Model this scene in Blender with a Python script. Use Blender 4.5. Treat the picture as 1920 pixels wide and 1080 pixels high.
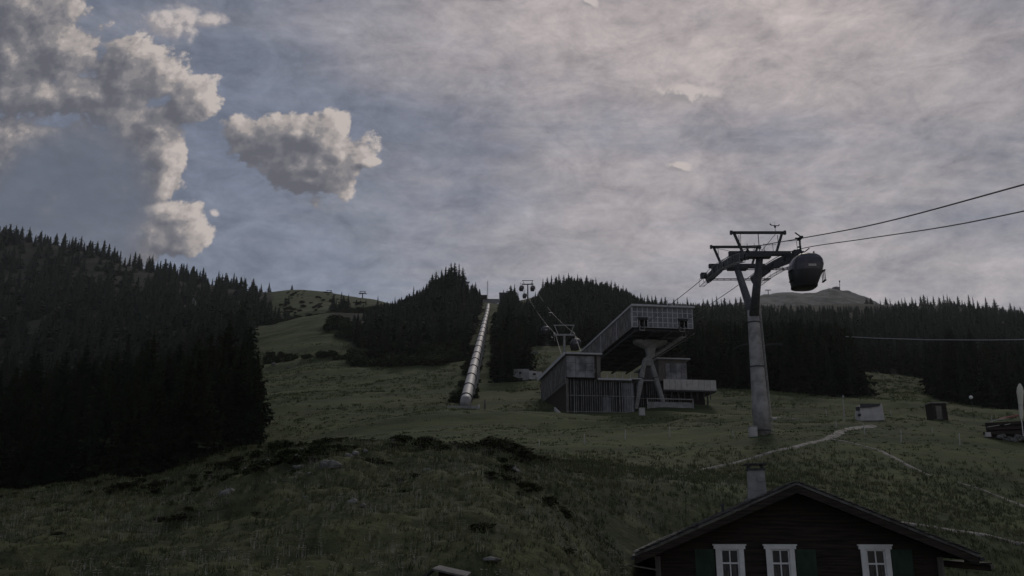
import bpy, math, random
import numpy as np
from mathutils import Vector, Matrix
R = math.radians
random.seed(7)
S = bpy.context.scene
for o in list(bpy.data.objects): bpy.data.objects.remove(o)

# ------------------------------------------------------------------ camera
F = 960 / math.tan(R(30)); PITCH = R(15.5); SP, CP = math.sin(PITCH), math.cos(PITCH)
cam_d = bpy.data.cameras.new('camera'); cam = bpy.data.objects.new('camera', cam_d)
S.collection.objects.link(cam); S.camera = cam
cam_d.sensor_width = 36; cam_d.angle = R(60); cam_d.clip_start = 0.1; cam_d.clip_end = 20000
cam.location = (0, 0, 0); cam.rotation_euler = (R(90) + PITCH, 0, 0)
S.render.resolution_x = 1024; S.render.resolution_y = 576
S.view_settings.view_transform = 'Standard'; S.view_settings.look = 'None'
S.view_settings.exposure = 0; S.view_settings.gamma = 1
S.render.engine = 'CYCLES'
S.cycles.max_bounces = 5; S.cycles.diffuse_bounces = 2; S.cycles.transparent_max_bounces = 6

def te(px, py):
    X = (px - 960) / F; V = (540 - py) / F
    fw = CP - V * SP
    return X / fw, (V * CP + SP) / fw
def at(px, py, Y):
    t, e = te(px, py)
    return Vector((t * Y, Y, e * Y))
def proj(x, y, z):
    d = y * CP + z * SP
    return 960 + F * x / d, 540 - F * (z * CP - y * SP) / d

# ------------------------------------------------------------------ node helper
class NT:
    def __init__(s, tree): s.t = tree; s.n = tree.nodes; s.l = tree.links
    def new(s, typ, **kw):
        n = s.n.new(typ)
        for k, v in kw.items(): setattr(n, k, v)
        return n
    def put(s, sock, v):
        if v is None: return
        if hasattr(v, 'is_output') or isinstance(v, bpy.types.NodeSocket): s.l.new(v, sock)
        else: sock.default_value = v
    def math(s, op, a, b=None, c=None, clamp=False):
        n = s.new('ShaderNodeMath', operation=op, use_clamp=clamp)
        s.put(n.inputs[0], a); s.put(n.inputs[1], b); s.put(n.inputs[2], c)
        return n.outputs[0]
    def vec(s, op, a, b=None, scale=None):
        n = s.new('ShaderNodeVectorMath', operation=op)
        s.put(n.inputs[0], a); s.put(n.inputs[1], b)
        if scale is not None: s.put(n.inputs['Scale'], scale)
        return n.outputs['Value'] if op in ('LENGTH', 'DOT_PRODUCT') else n.outputs[0]
    def noise(s, v, sc, det=4, rough=0.5, dist=0.0, col=False):
        n = s.new('ShaderNodeTexNoise'); s.put(n.inputs['Vector'], v)
        n.inputs['Scale'].default_value = sc; n.inputs['Detail'].default_value = det
        n.inputs['Roughness'].default_value = rough; n.inputs['Distortion'].default_value = dist
        return n.outputs['Color'] if col else n.outputs['Fac']
    def mrange(s, v, a, b, c=0.0, d=1.0, smooth=True):
        n = s.new('ShaderNodeMapRange', interpolation_type='SMOOTHSTEP' if smooth else 'LINEAR')
        s.put(n.inputs[0], v); n.inputs[1].default_value = a; n.inputs[2].default_value = b
        n.inputs[3].default_value = c; n.inputs[4].default_value = d
        return n.outputs[0]
    def mix(s, f, a, b, blend='MIX'):
        n = s.new('ShaderNodeMix', data_type='RGBA', blend_type=blend)
        s.put(n.inputs[0], f)
        for i, v in ((6, a), (7, b)):
            if isinstance(v, (tuple, list)): v = tuple(v)[:3] + (1,)
            s.put(n.inputs[i], v)
        return n.outputs[2]

# ------------------------------------------------------------------ world
SUN_AZ, SUN_EL = R(14), R(44)          # azimuth measured from +Y to +X
W = bpy.data.worlds.new('World'); S.world = W; W.use_nodes = True
W.cycles.sampling_method = 'MANUAL'; W.cycles.sample_map_resolution = 512
N = NT(W.node_tree); N.n.clear()
tc = N.new('ShaderNodeTexCoord').outputs['Generated']
sky = N.new('ShaderNodeTexSky', sky_type='NISHITA')
sky.sun_disc = False; sky.sun_elevation = SUN_EL; sky.sun_rotation = SUN_AZ; sky.altitude = 1500
sep = N.new('ShaderNodeSeparateXYZ'); N.put(sep.inputs[0], tc)
dx, dy, dz = sep.outputs
yc = N.math('MAXIMUM', dy, 0.08)
comb = N.new('ShaderNodeCombineXYZ')
N.put(comb.inputs[0], N.math('DIVIDE', dx, yc)); N.put(comb.inputs[1], N.math('DIVIDE', dz, yc))
q = comb.outputs[0]
# blobs of the cumulus clouds as directions (t, e) with angular radii
BL = [(40,20,110,70),(110,90,75,66),(20,120,60,60),(70,185,80,34),(150,180,70,34),(235,165,55,50),(252,108,50,38),(300,150,48,42),
      (358,192,46,36),(225,215,55,30),(292,240,34,44),(215,330,85,100),(262,440,75,45),(120,290,100,60),(20,310,110,90),(80,410,130,80),(310,290,26,40),(303,345,30,34),(290,392,36,18),(330,410,46,30),(352,440,34,34),(338,470,30,20),
      (505,262,62,44),(545,250,60,36),(600,262,58,46),(560,310,62,44),(610,318,62,42),(640,290,50,44),(575,340,50,22),(462,246,44,30),(694,298,18,10)]
WS = [(322,42,44,30),(1280,172,52,17),(1273,312,20,9),(1108,10,12,10),(401,406,7,8),(390,40,36,14)]
def blob_group(name, blobs, kmin, gs=1.0):
    g = bpy.data.node_groups.new(name, 'ShaderNodeTree')
    g.interface.new_socket('Vector', in_out='INPUT', socket_type='NodeSocketVector')
    g.interface.new_socket('Value', in_out='OUTPUT', socket_type='NodeSocketFloat')
    G = NT(g); gi = G.new('NodeGroupInput'); go = G.new('NodeGroupOutput')
    v = gi.outputs[0]
    wn = G.vec('SUBTRACT', G.noise(v, 9, 3, .55, col=True), (.5, .5, .5))
    vw = G.vec('MULTIPLY_ADD', wn, (.036, .036, 0)); G.l.new(v, vw.node.inputs[2])
    acc = None
    for (px, py, rx, ry) in blobs:
        t, e = te(px, py)
        d = G.vec('SUBTRACT', vw, (t, e, 0))
        d = G.vec('MULTIPLY', d, (F / rx / gs, F / ry / gs, 0))
        d = G.vec('LENGTH', d)
        acc = d if acc is None else G.math('SMOOTH_MIN', acc, d, kmin)
    m = G.math('SUBTRACT', 1.0, acc)
    # cauliflower billows: two octaves of smooth voronoi + fine fbm
    vv = G.vec('MULTIPLY_ADD', wn, (.03, .03, .03)); G.l.new(v, vv.node.inputs[2])
    def voro(sc):
        n = G.new('ShaderNodeTexVoronoi', feature='SMOOTH_F1', voronoi_dimensions='2D')
        G.put(n.inputs['Vector'], vv); n.inputs['Scale'].default_value = sc; n.inputs['Smoothness'].default_value = .35
        return n.outputs['Distance']
    b = G.math('MULTIPLY_ADD', voro(26), -0.34, 0.44)
    b = G.math('MULTIPLY_ADD', voro(62), -0.22, b)
    b = G.math('MULTIPLY_ADD', voro(150), -0.10, b)
    fb = G.math('SUBTRACT', G.noise(v, 26, 9, .68), .5)
    b = G.math('MULTIPLY_ADD', fb, 1.1, b)
    out = G.math('ADD', G.math('MULTIPLY', m, 0.62), b)
    G.l.new(out, go.inputs[0])
    return g
gA = blob_group('cumulus', BL, 0.34, 1.10)
gW = blob_group('wisps', WS, 0.05, 1.35)
def dens(grp, off):
    n = N.new('ShaderNodeGroup'); n.node_tree = grp
    if off: N.put(n.inputs[0], N.vec('ADD', q, off))
    else: N.put(n.inputs[0], q)
    return n.outputs[0]
d0 = dens(gA, None); d1 = dens(gA, (.009, .0065, 0)); d2 = dens(gA, (.032, .024, 0))
front = N.mrange(dy, .1, .3)
alpha = N.math('MULTIPLY', N.mrange(d0, -.05, .14), front)
rel = N.math('ADD', N.math('MULTIPLY', N.math('SUBTRACT', d0, d1), .95), N.math('MULTIPLY', N.math('SUBTRACT', d0, d2), .50))
thick = N.mrange(d0, .05, .75)
lit = N.math('ADD', N.math('ADD', rel, .38), N.math('MULTIPLY', thick, -.22))
ramp = N.new('ShaderNodeValToRGB'); N.put(ramp.inputs[0], lit)
cr = ramp.color_ramp; cr.interpolation = 'EASE'
cr.elements[0].position = .0; cr.elements[0].color = (.115, .118, .140, 1)
cr.elements[1].position = 1.0; cr.elements[1].color = (.54, .48, .45, 1)
for p, c in ((.3, (.165, .165, .185, 1)), (.52, (.245, .232, .240, 1)), (.75, (.39, .35, .335, 1))):
    e = cr.elements.new(p); e.color = c
# high cloud sheet: streaks and mottling
dzc = N.math('ADD', N.math('MAXIMUM', dz, 0.0), 0.16)
cc = N.new('ShaderNodeCombineXYZ')
N.put(cc.inputs[0], N.math('DIVIDE', dx, dzc)); N.put(cc.inputs[1], N.math('DIVIDE', dy, dzc))
pl = cc.outputs[0]
rot = N.new('ShaderNodeMapping'); N.put(rot.inputs[0], pl)
rot.inputs['Rotation'].default_value = (0, 0, R(-28)); rot.inputs['Scale'].default_value = (.55, 2.1, 1)
st = N.noise(rot.outputs[0], 1.3, 9, .58, .8)
mo = N.noise(pl, 3.1, 8, .66, .35)
big = N.noise(pl, .75, 3, .5, .2)
fine = N.noise(pl, 16, 5, .7)
sm = N.math('ADD', N.math('MULTIPLY', st, .42), N.math('MULTIPLY', mo, .34))
sm = N.math('ADD', sm, N.math('MULTIPLY', big, .32))
sm = N.math('ADD', sm, N.math('MULTIPLY', fine, .10))
# the veil is thinner on the left, thicker towards the sun on the right
sund = N.vec('DOT_PRODUCT', tc, (math.sin(SUN_AZ + .25) * math.cos(R(30)), math.cos(SUN_AZ + .25) * math.cos(R(30)), math.sin(R(30))))
tow = N.mrange(sund, .70, 1.0, -.10, .07)
cov = N.mrange(N.math('ADD', sm, tow), .47, .71)
cA = N.mix(N.mrange(sund, .72, .99), (.150, .164, .205), (.160, .164, .190))
cB = N.mix(N.mrange(sund, .72, .99), (.236, .230, .248), (.312, .280, .272))
hc = N.mix(cov, cA, cB)
# paler towards the skyline
hzc = N.mix(N.mrange(dx, -.25, .12), (.228, .240, .285), (.44, .385, .365))
hc = N.mix(N.math('MULTIPLY', N.mrange(dz, .20, .44, .55, 0), N.mrange(st, .35, .62, .45, 1.0)), hc, hzc)
# smooth shaded bank under the big cumulus on the left
t_, e_ = te(95, 350)
bk = N.vec('LENGTH', N.vec('MULTIPLY', N.vec('SUBTRACT', q, (t_, e_, 0)), (F / 330, F / 190, 0)))
bkf = N.math('MULTIPLY', N.mrange(N.math('ADD', bk, N.math('MULTIPLY', N.math('SUBTRACT', mo, .5), .5)), 1.0, .35, 0, .8), front)
hc = N.mix(bkf, hc, (.098, .112, .146))
sn = N.vec('DOT_PRODUCT', tc, (math.sin(R(11)) * math.cos(R(42)), math.cos(R(11)) * math.cos(R(42)), math.sin(R(42))))
hc = N.vec('MULTIPLY', hc, N.mix(N.mrange(sn, .88, 1.0), (1, 1, 1), (1.42, 1.34, 1.28)))
dm = N.noise(N.vec('MULTIPLY', tc, (13, 13, 30)), 1.0, 7, .68, .5)
dm2 = N.noise(N.vec('MULTIPLY', tc, (42, 42, 75)), 1.0, 5, .7, .3)
mk = N.math('ADD', N.math('MULTIPLY_ADD', dm, 1.5, .25), N.math('MULTIPLY_ADD', dm2, .75, -.375))
hc = N.vec('SCALE', hc, scale=mk)
skc = N.vec('SCALE', sky.outputs[0], scale=.12)
t2_, e2_ = te(120, 400)
bd = N.vec('LENGTH', N.vec('MULTIPLY', N.vec('SUBTRACT', q, (t2_, e2_, 0)), (F / 185, F / 215, 0)))
body = N.mrange(N.math('ADD', bd, N.math('MULTIPLY', N.math('SUBTRACT', mo, .5), .6)), 1.05, .70)
cloudc = N.mix(N.math('MULTIPLY', body, .88), ramp.outputs[0], (.112, .124, .152))
base = N.mix(.90, skc, hc)
alpha = N.math('MULTIPLY', alpha, N.math('MULTIPLY_ADD', body, -.45, 1.0))
col = N.mix(N.math('MULTIPLY', alpha, .96), base, cloudc)
w0 = dens(gW, None); w1 = dens(gW, (.006, .004, 0))
wa = N.math('MULTIPLY', N.mrange(w0, .0, .50), front)
wcol = N.mix(N.mrange(N.math('SUBTRACT', w0, w1), -.15, .15), (.31, .29, .30), (.56, .50, .48))
col = N.mix(N.math('MULTIPLY', wa, .9), col, wcol)
bg = N.new('ShaderNodeBackground'); bg.inputs['Strength'].default_value = 0.1
N.put(bg.inputs['Color'], N.vec('SCALE', col, scale=10.0))
wo = N.new('ShaderNodeOutputWorld'); N.l.new(bg.outputs[0], wo.inputs['Surface'])

# ------------------------------------------------------------------ sun (veiled by cloud)
sd = bpy.data.lights.new('sun', 'SUN'); sd.energy = 0.85; sd.angle = R(12); sd.color = (1, .93, .86)
so = bpy.data.objects.new('sun', sd); S.collection.objects.link(so)
sdir = Vector((math.sin(SUN_AZ) * math.cos(SUN_EL), math.cos(SUN_AZ) * math.cos(SUN_EL), math.sin(SUN_EL)))
so.rotation_euler = (-sdir).to_track_quat('-Z', 'Y').to_euler()

# ------------------------------------------------------------------ materials
MATS = {}
def mat(name, c1, c2=None, scale=3.0, rough=.8, metal=0.0, bump=0.0, bscale=None, spec=.3, stretch=(1, 1, 1), coords='Object', rnd=0.0, detail=6):
    if name in MATS: return MATS[name]
    m = bpy.data.materials.new(name); m.use_nodes = True
    T = NT(m.node_tree); b = T.n['Principled BSDF']
    b.inputs['Roughness'].default_value = rough; b.inputs['Metallic'].default_value = metal
    b.inputs['Specular IOR Level'].default_value = spec
    c2 = c2 or tuple(x * .7 for x in c1)
    if coords == 'World': v = T.new('ShaderNodeNewGeometry').outputs['Position']
    else: v = T.new('ShaderNodeTexCoord').outputs['Object']
    v = T.vec('MULTIPLY', v, stretch)
    f = T.noise(v, scale, detail, .6)
    c = T.mix(T.mrange(f, .35, .65), c1, c2)
    if rnd:
        oi = T.new('ShaderNodeObjectInfo').outputs['Random']
        k = T.math('MULTIPLY_ADD', oi, rnd, 1 - rnd * .5)
        c = T.vec('SCALE', c, scale=k)
    T.put(b.inputs['Base Color'], c)
    if bump:
        bn = T.new('ShaderNodeBump'); bn.inputs['Strength'].default_value = bump; bn.inputs['Distance'].default_value = .05
        T.put(bn.inputs['Height'], T.noise(v, bscale or scale * 4, 4, .6)); T.l.new(bn.outputs[0], b.inputs['Normal'])
    MATS[name] = m; return m

def terrain_mat():
    m = bpy.data.materials.new('meadow'); m.use_nodes = True
    T = NT(m.node_tree); b = T.n['Principled BSDF']; b.inputs['Roughness'].default_value = .95
    b.inputs['Specular IOR Level'].default_value = .1
    P = T.new('ShaderNodeNewGeometry').outputs['Position']
    mp = T.new('ShaderNodeMapping'); T.put(mp.inputs[0], P); mp.inputs['Rotation'].default_value = (0, 0, R(-14)); SK = mp.outputs[0]
    at_ = T.new('ShaderNodeAttribute', attribute_name='cover')
    sp = T.new('ShaderNodeSeparateColor'); T.put(sp.inputs[0], at_.outputs['Color'])
    forest, heath, rock = sp.outputs
    streak = T.noise(T.vec('MULTIPLY', SK, (.035, .16, .16)), 1.0, 7, .62, .6)
    mot = T.noise(P, .35, 8, .65)
    finen = T.noise(P, 3.2, 5, .7)
    g = T.mix(T.mrange(streak, .40, .58), (.036, .048, .020), (.080, .092, .038))
    st2 = T.noise(T.vec('MULTIPLY', SK, (.12, .62, .3)), 1.0, 6, .68, .4)
    g = T.mix(T.mrange(st2, .50, .66, 0, .6), g, (.034, .040, .021))
    g = T.mix(T.mrange(mot, .40, .68, 0, .8), g, (.054, .072, .028))
    dry = T.noise(T.vec('MULTIPLY', SK, (.02, .07, .07)), 1.0, 5, .6, 1.0)
    g = T.mix(T.mrange(dry, .52, .68, 0, .65), g, (.108, .098, .055))
    g = T.mix(T.mrange(finen, .45, .72, 0, .45), g, (.036, .042, .024))
    h = T.mix(T.mrange(mot, .44, .57), (.032, .038, .019), (.074, .080, .038))
    h = T.mix(T.mrange(T.noise(P, 1.1, 7, .7), .56, .70), h, (.088, .078, .060))
    g = T.mix(T.math('MULTIPLY', heath, .85), g, h)
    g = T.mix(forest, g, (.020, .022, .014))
    rk = T.mix(T.mrange(T.noise(P, .035, 8, .7), .44, .56), (.110, .110, .105), (.045, .050, .040))
    g = T.mix(rock, g, rk)
    T.put(b.inputs['Base Color'], g)
    bn = T.new('ShaderNodeBump'); bn.inputs['Strength'].default_value = .75; bn.inputs['Distance'].default_value = .5
    hh = T.math('ADD', T.math('MULTIPLY', mot, .8), T.math('MULTIPLY', finen, .22))
    T.put(bn.inputs['Height'], hh); T.l.new(bn.outputs[0], b.inputs['Normal'])
    return m

def leaf_mat(name, c1, c2, c3, rough=.75):
    m = bpy.data.materials.new(name); m.use_nodes = True
    T = NT(m.node_tree); b = T.n['Principled BSDF']; b.inputs['Roughness'].default_value = 1.0
    b.inputs['Specular IOR Level'].default_value = .0
    P = T.new('ShaderNodeNewGeometry').outputs['Position']
    n1 = T.noise(P, .09, 3, .5); n2 = T.noise(P, 1.6, 4, .6)
    c = T.mix(T.mrange(n1, .4, .6), c1, c2)
    c = T.mix(T.mrange(n2, .5, .75, 0, .8), c, c3)
    T.put(b.inputs['Base Color'], c)
    MATS[name] = m; return m
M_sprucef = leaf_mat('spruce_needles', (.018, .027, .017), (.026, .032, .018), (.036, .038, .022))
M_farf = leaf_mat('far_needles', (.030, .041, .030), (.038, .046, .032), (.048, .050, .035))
M_bushf = leaf_mat('bush_leaves', (.034, .048, .024), (.050, .062, .028), (.066, .078, .038))
M_heathf = leaf_mat('heath_leaves', (.028, .036, .018), (.050, .046, .030), (.064, .070, .034))
M_bark = mat('bark', (.085, .070, .055), (.045, .038, .032), 8, .9, bump=.4, stretch=(1, 1, .2))
M_steel = mat('galvanised_steel', (.33, .32, .31), (.19, .185, .18), 1.1, .55, .35, .08, 14)
M_steeld = mat('backlit_steel', (.10, .10, .105), (.065, .065, .07), 3, .55, .3)  # fork-arm copy of the steel, its colour darkened to a backlit silhouette
M_dark = mat('dark_steel', (.055, .056, .060), (.035, .035, .038), 5, .55, .3)  # backlit black of the pylon steel put into the colour; also plain dark fittings
M_conc = mat('concrete', (.30, .295, .285), (.20, .197, .19), 1.2, .9, bump=.25, bscale=9)
M_wood = mat('tarred_timber', (.046, .033, .025), (.018, .014, .011), 3.0, .85, bump=.5, bscale=10, stretch=(.25, 1, 5))
M_larch = mat('weathered_larch', (.17, .15, .135), (.095, .085, .078), 2.2, .85, bump=.4, bscale=12, stretch=(3, 3, .4))
M_slat = mat('silver_slats', (.36, .35, .34), (.16, .155, .15), 1.4, .8, stretch=(2, 2, .5))
M_shing = mat('shingles', (.155, .148, .14), (.07, .066, .062), 3.0, .9, bump=.6, bscale=14)
M_white = mat('white_paint', (.80, .79, .78), (.70, .69, .67), 4, .6, bump=.05)
M_green = mat('green_shutter', (.030, .062, .036), (.020, .042, .026), 4, .7, bump=.25, stretch=(1, 1, .4))
M_glass = mat('dark_glass', (.012, .013, .016), (.008, .009, .011), 2, .08, spec=.3)
M_curt = mat('curtain', (.16, .14, .135), (.035, .03, .03), 9, .9, stretch=(3, 1, .3))
M_poly = mat('polycarbonate_glass', (.150, .155, .175), (.070, .074, .088), .7, .3, spec=.45)
M_poly2 = mat('pale_front_panels', (.26, .26, .27), (.09, .092, .10), .45, .5, spec=.3, detail=3)
M_mull = mat('pale_mullion', (.46, .45, .46), (.34, .34, .35), 3, .6)
M_rubber_shade = mat('rubber_and_shade', (.03, .03, .03), None, 5, .8)  # real rubber parts, and the painted dark in the station's openings and ground storey
M_pipe = mat('pipe_steel', (.40, .385, .37), (.27, .26, .25), .6, .6, .15, .1, 3)
M_rope = mat('wire_rope', (.10, .10, .10), (.07, .07, .07), 20, .6, .4)
M_ropel = mat('bright_wire_rope', (.42, .42, .42), (.34, .34, .34), 20, .5, .3)
M_rope2 = mat('grey_wire_rope', (.20, .20, .20), (.15, .15, .15), 20, .6, .2)
M_rock = mat('lichen_rock', (.20, .195, .18), (.085, .085, .075), 2.4, .95, bump=.8, bscale=7, coords='World')
M_path = mat('gravel_path', (.26, .24, .215), (.12, .11, .09), 1.6, .95, bump=.5, bscale=6, coords='World')
M_red = mat('red_cloth', (.20, .055, .048), (.12, .035, .03), 4, .8)
M_cream = mat('cream_canvas', (.62, .60, .50), (.50, .48, .40), 5, .8, stretch=(3, 3, .3))
M_cab = mat('cabin_shell', (.022, .021, .025), (.014, .014, .017), 2, .45, spec=.5)
M_cabw = mat('cabin_window', (.05, .045, .06), (.03, .028, .038), 1.5, .3, spec=.6)
M_plast = mat('grey_render', (.46, .44, .42), (.36, .345, .33), 1.3, .8, bump=.1)

# ------------------------------------------------------------------ mesh helpers
COL = S.collection
class MB:
    def __init__(s): s.v = []; s.f = []
    def add(s, vs, fs):
        b = len(s.v); s.v += [tuple(v) for v in vs]; s.f += [tuple(b + i for i in f) for f in fs]
    def box(s, c, size, M=None):
        c = Vector(c); h = Vector(size) / 2
        vs = []
        for x in (-1, 1):
            for y in (-1, 1):
                for z in (-1, 1):
                    o = Vector((x * h.x, y * h.y, z * h.z))
                    if M: o = M @ o
                    vs.append(c + o)
        s.add(vs, [(0, 1, 3, 2), (4, 6, 7, 5), (0, 4, 5, 1), (2, 3, 7, 6), (0, 2, 6, 4), (1, 5, 7, 3)])
        return s
    def bar(s, p0, p1, w, h=None, up=(0, 0, 1)):
        p0 = Vector(p0); p1 = Vector(p1); h = h or w
        d = (p1 - p0); L = d.length; d.normalize(); u = Vector(up)
        if abs(d.dot(u)) > .98: u = Vector((0, 1, 0))
        sx = d.cross(u).normalized(); uz = sx.cross(d)
        M = Matrix((sx, d, uz)).transposed()
        return s.box((p0 + p1) / 2, (w, L, h), M)
    def tube(s, p0, p1, r0, r1=None, n=10, cap=True):
        p0 = Vector(p0); p1 = Vector(p1); r1 = r0 if r1 is None else r1
        d = (p1 - p0).normalized(); u = Vector((0, 0, 1)) if abs(d.z) < .95 else Vector((1, 0, 0))
        a = d.cross(u).normalized(); b = d.cross(a)
        vs = []
        for p, r in ((p0, r0), (p1, r1)):
            for i in range(n):
                t = 2 * math.pi * i / n; vs.append(p + (a * math.cos(t) + b * math.sin(t)) * r)
        fs = [(i, (i + 1) % n, n + (i + 1) % n, n + i) for i in range(n)]
        if cap: fs += [tuple(range(n))[::-1], tuple(range(n, 2 * n))]
        s.add(vs, fs); return s
    def path(s, pts, r, n=6):
        pts = [Vector(p) for p in pts]; vs = []; fs = []
        for k, p in enumerate(pts):
            d = (pts[min(k + 1, len(pts) - 1)] - pts[max(k - 1, 0)]).normalized()
            u = Vector((0, 0, 1)) if abs(d.z) < .95 else Vector((1, 0, 0))
            a = d.cross(u).normalized(); b = d.cross(a)
            for i in range(n):
                t = 2 * math.pi * i / n; vs.append(p + (a * math.cos(t) + b * math.sin(t)) * r)
        for k in range(len(pts) - 1):
            for i in range(n):
                j = (i + 1) % n; fs.append((k * n + i, k * n + j, (k + 1) * n + j, (k + 1) * n + i))
        fs += [tuple(range(n))[::-1], tuple((len(pts) - 1) * n + i for i in range(n))]
        s.add(vs, fs); return s
    def loft(s, rings, cap=True):
        n = len(rings[0]); vs = [v for r in rings for v in r]
        fs = [(k * n + i, k * n + (i + 1) % n, (k + 1) * n + (i + 1) % n, (k + 1) * n + i) for k in range(len(rings) - 1) for i in range(n)]
        if cap: fs += [tuple(range(n))[::-1], tuple((len(rings) - 1) * n + i for i in range(n))]
        s.add(vs, fs); return s
    def prism(s, poly, off):
        off = Vector(off); n = len(poly); vs = [Vector(p) for p in poly]; vs += [p + off for p in vs]
        fs = [tuple(range(n))[::-1], tuple(range(n, 2 * n))] + [(i, (i + 1) % n, n + (i + 1) % n, n + i) for i in range(n)]
        s.add(vs, fs); return s
    def build(s, name, m, parent=None, smooth=False, bevel=0, X=None, loc=None):
        me = bpy.data.meshes.new(name)
        vs = s.v
        if X is not None: vs = [tuple(X @ Vector(v)) for v in vs]
        if loc is None and parent is None and vs:
            a = np.array(vs); loc = (float(a[:, 0].mean()), float(a[:, 1].mean()), float(a[:, 2].min()))
        if loc is not None: vs = [(v[0] - loc[0], v[1] - loc[1], v[2] - loc[2]) for v in vs]
        me.from_pydata(vs, [], s.f); me.materials.append(m); me.update()
        o = bpy.data.objects.new(name, me); COL.objects.link(o)
        if loc is not None: o.location = loc
        if smooth:
            for p in me.polygons: p.use_smooth = True
        if bevel:
            bm = o.modifiers.new('bevel', 'BEVEL'); bm.width = bevel; bm.segments = 1; bm.limit_method = 'ANGLE'
        if parent:
            o.parent = parent
            # geometry is given in world space: take the parent's own placement back out
            inv = pworld(parent).inverted()
            o.matrix_parent_inverse = inv
        return o
def pworld(o):
    Mx = Matrix.LocRotScale(o.location, o.rotation_euler, o.scale)
    if o.parent: Mx = pworld(o.parent) @ o.matrix_parent_inverse @ Mx
    return Mx
def tag(o, label=None, cat=None, group=None, kind=None):
    if label: o['label'] = label
    if cat: o['category'] = cat
    if group: o['group'] = group
    if kind: o['kind'] = kind
    return o
def thing(name, label, cat, loc=(0, 0, 0), group=None):
    o = bpy.data.objects.new(name, None); COL.objects.link(o); o.location = loc
    o.empty_display_size = .5
    return tag(o, label, cat, group)
def copy_tree(o, loc, label=None, rotz=None, scale=None):
    c = o.copy(); COL.objects.link(c); c.location = loc
    if rotz is not None: c.rotation_euler = (0, 0, rotz)
    if scale is not None: c.scale = (scale,) * 3
    if label: c['label'] = label
    def rec(src, dst):
        for ch in [x for x in bpy.data.objects if x.parent == src]:
            k = ch.copy(); COL.objects.link(k); k.parent = dst; k.matrix_parent_inverse = ch.matrix_parent_inverse.copy()
            rec(ch, k)
    rec(o, c)
    return c

# ------------------------------------------------------------------ noise
def vnoise(x, y, seed=0):
    xi = np.floor(x).astype(np.int64); yi = np.floor(y).astype(np.int64); xf = x - xi; yf = y - yi
    def h(a, b):
        n = (a * 374761393 + b * 668265263 + seed * 1442695041) & 0x7fffffff
        n = ((n ^ (n >> 13)) * 1274126177) & 0x7fffffff
        return ((n ^ (n >> 16)) & 0xffff) / 65535.0
    u = xf * xf * (3 - 2 * xf); v = yf * yf * (3 - 2 * yf)
    return (h(xi, yi) * (1 - u) + h(xi + 1, yi) * u) * (1 - v) + (h(xi, yi + 1) * (1 - u) + h(xi + 1, yi + 1) * u) * v - .5
def fbm(x, y, oct=4, seed=0, g=.5):
    r = 0; a = 1
    for k in range(oct):
        r = r + a * vnoise(x * 2 ** k + k * 17.3, y * 2 ** k - k * 9.1, seed + k); a *= g
    return r

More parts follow.
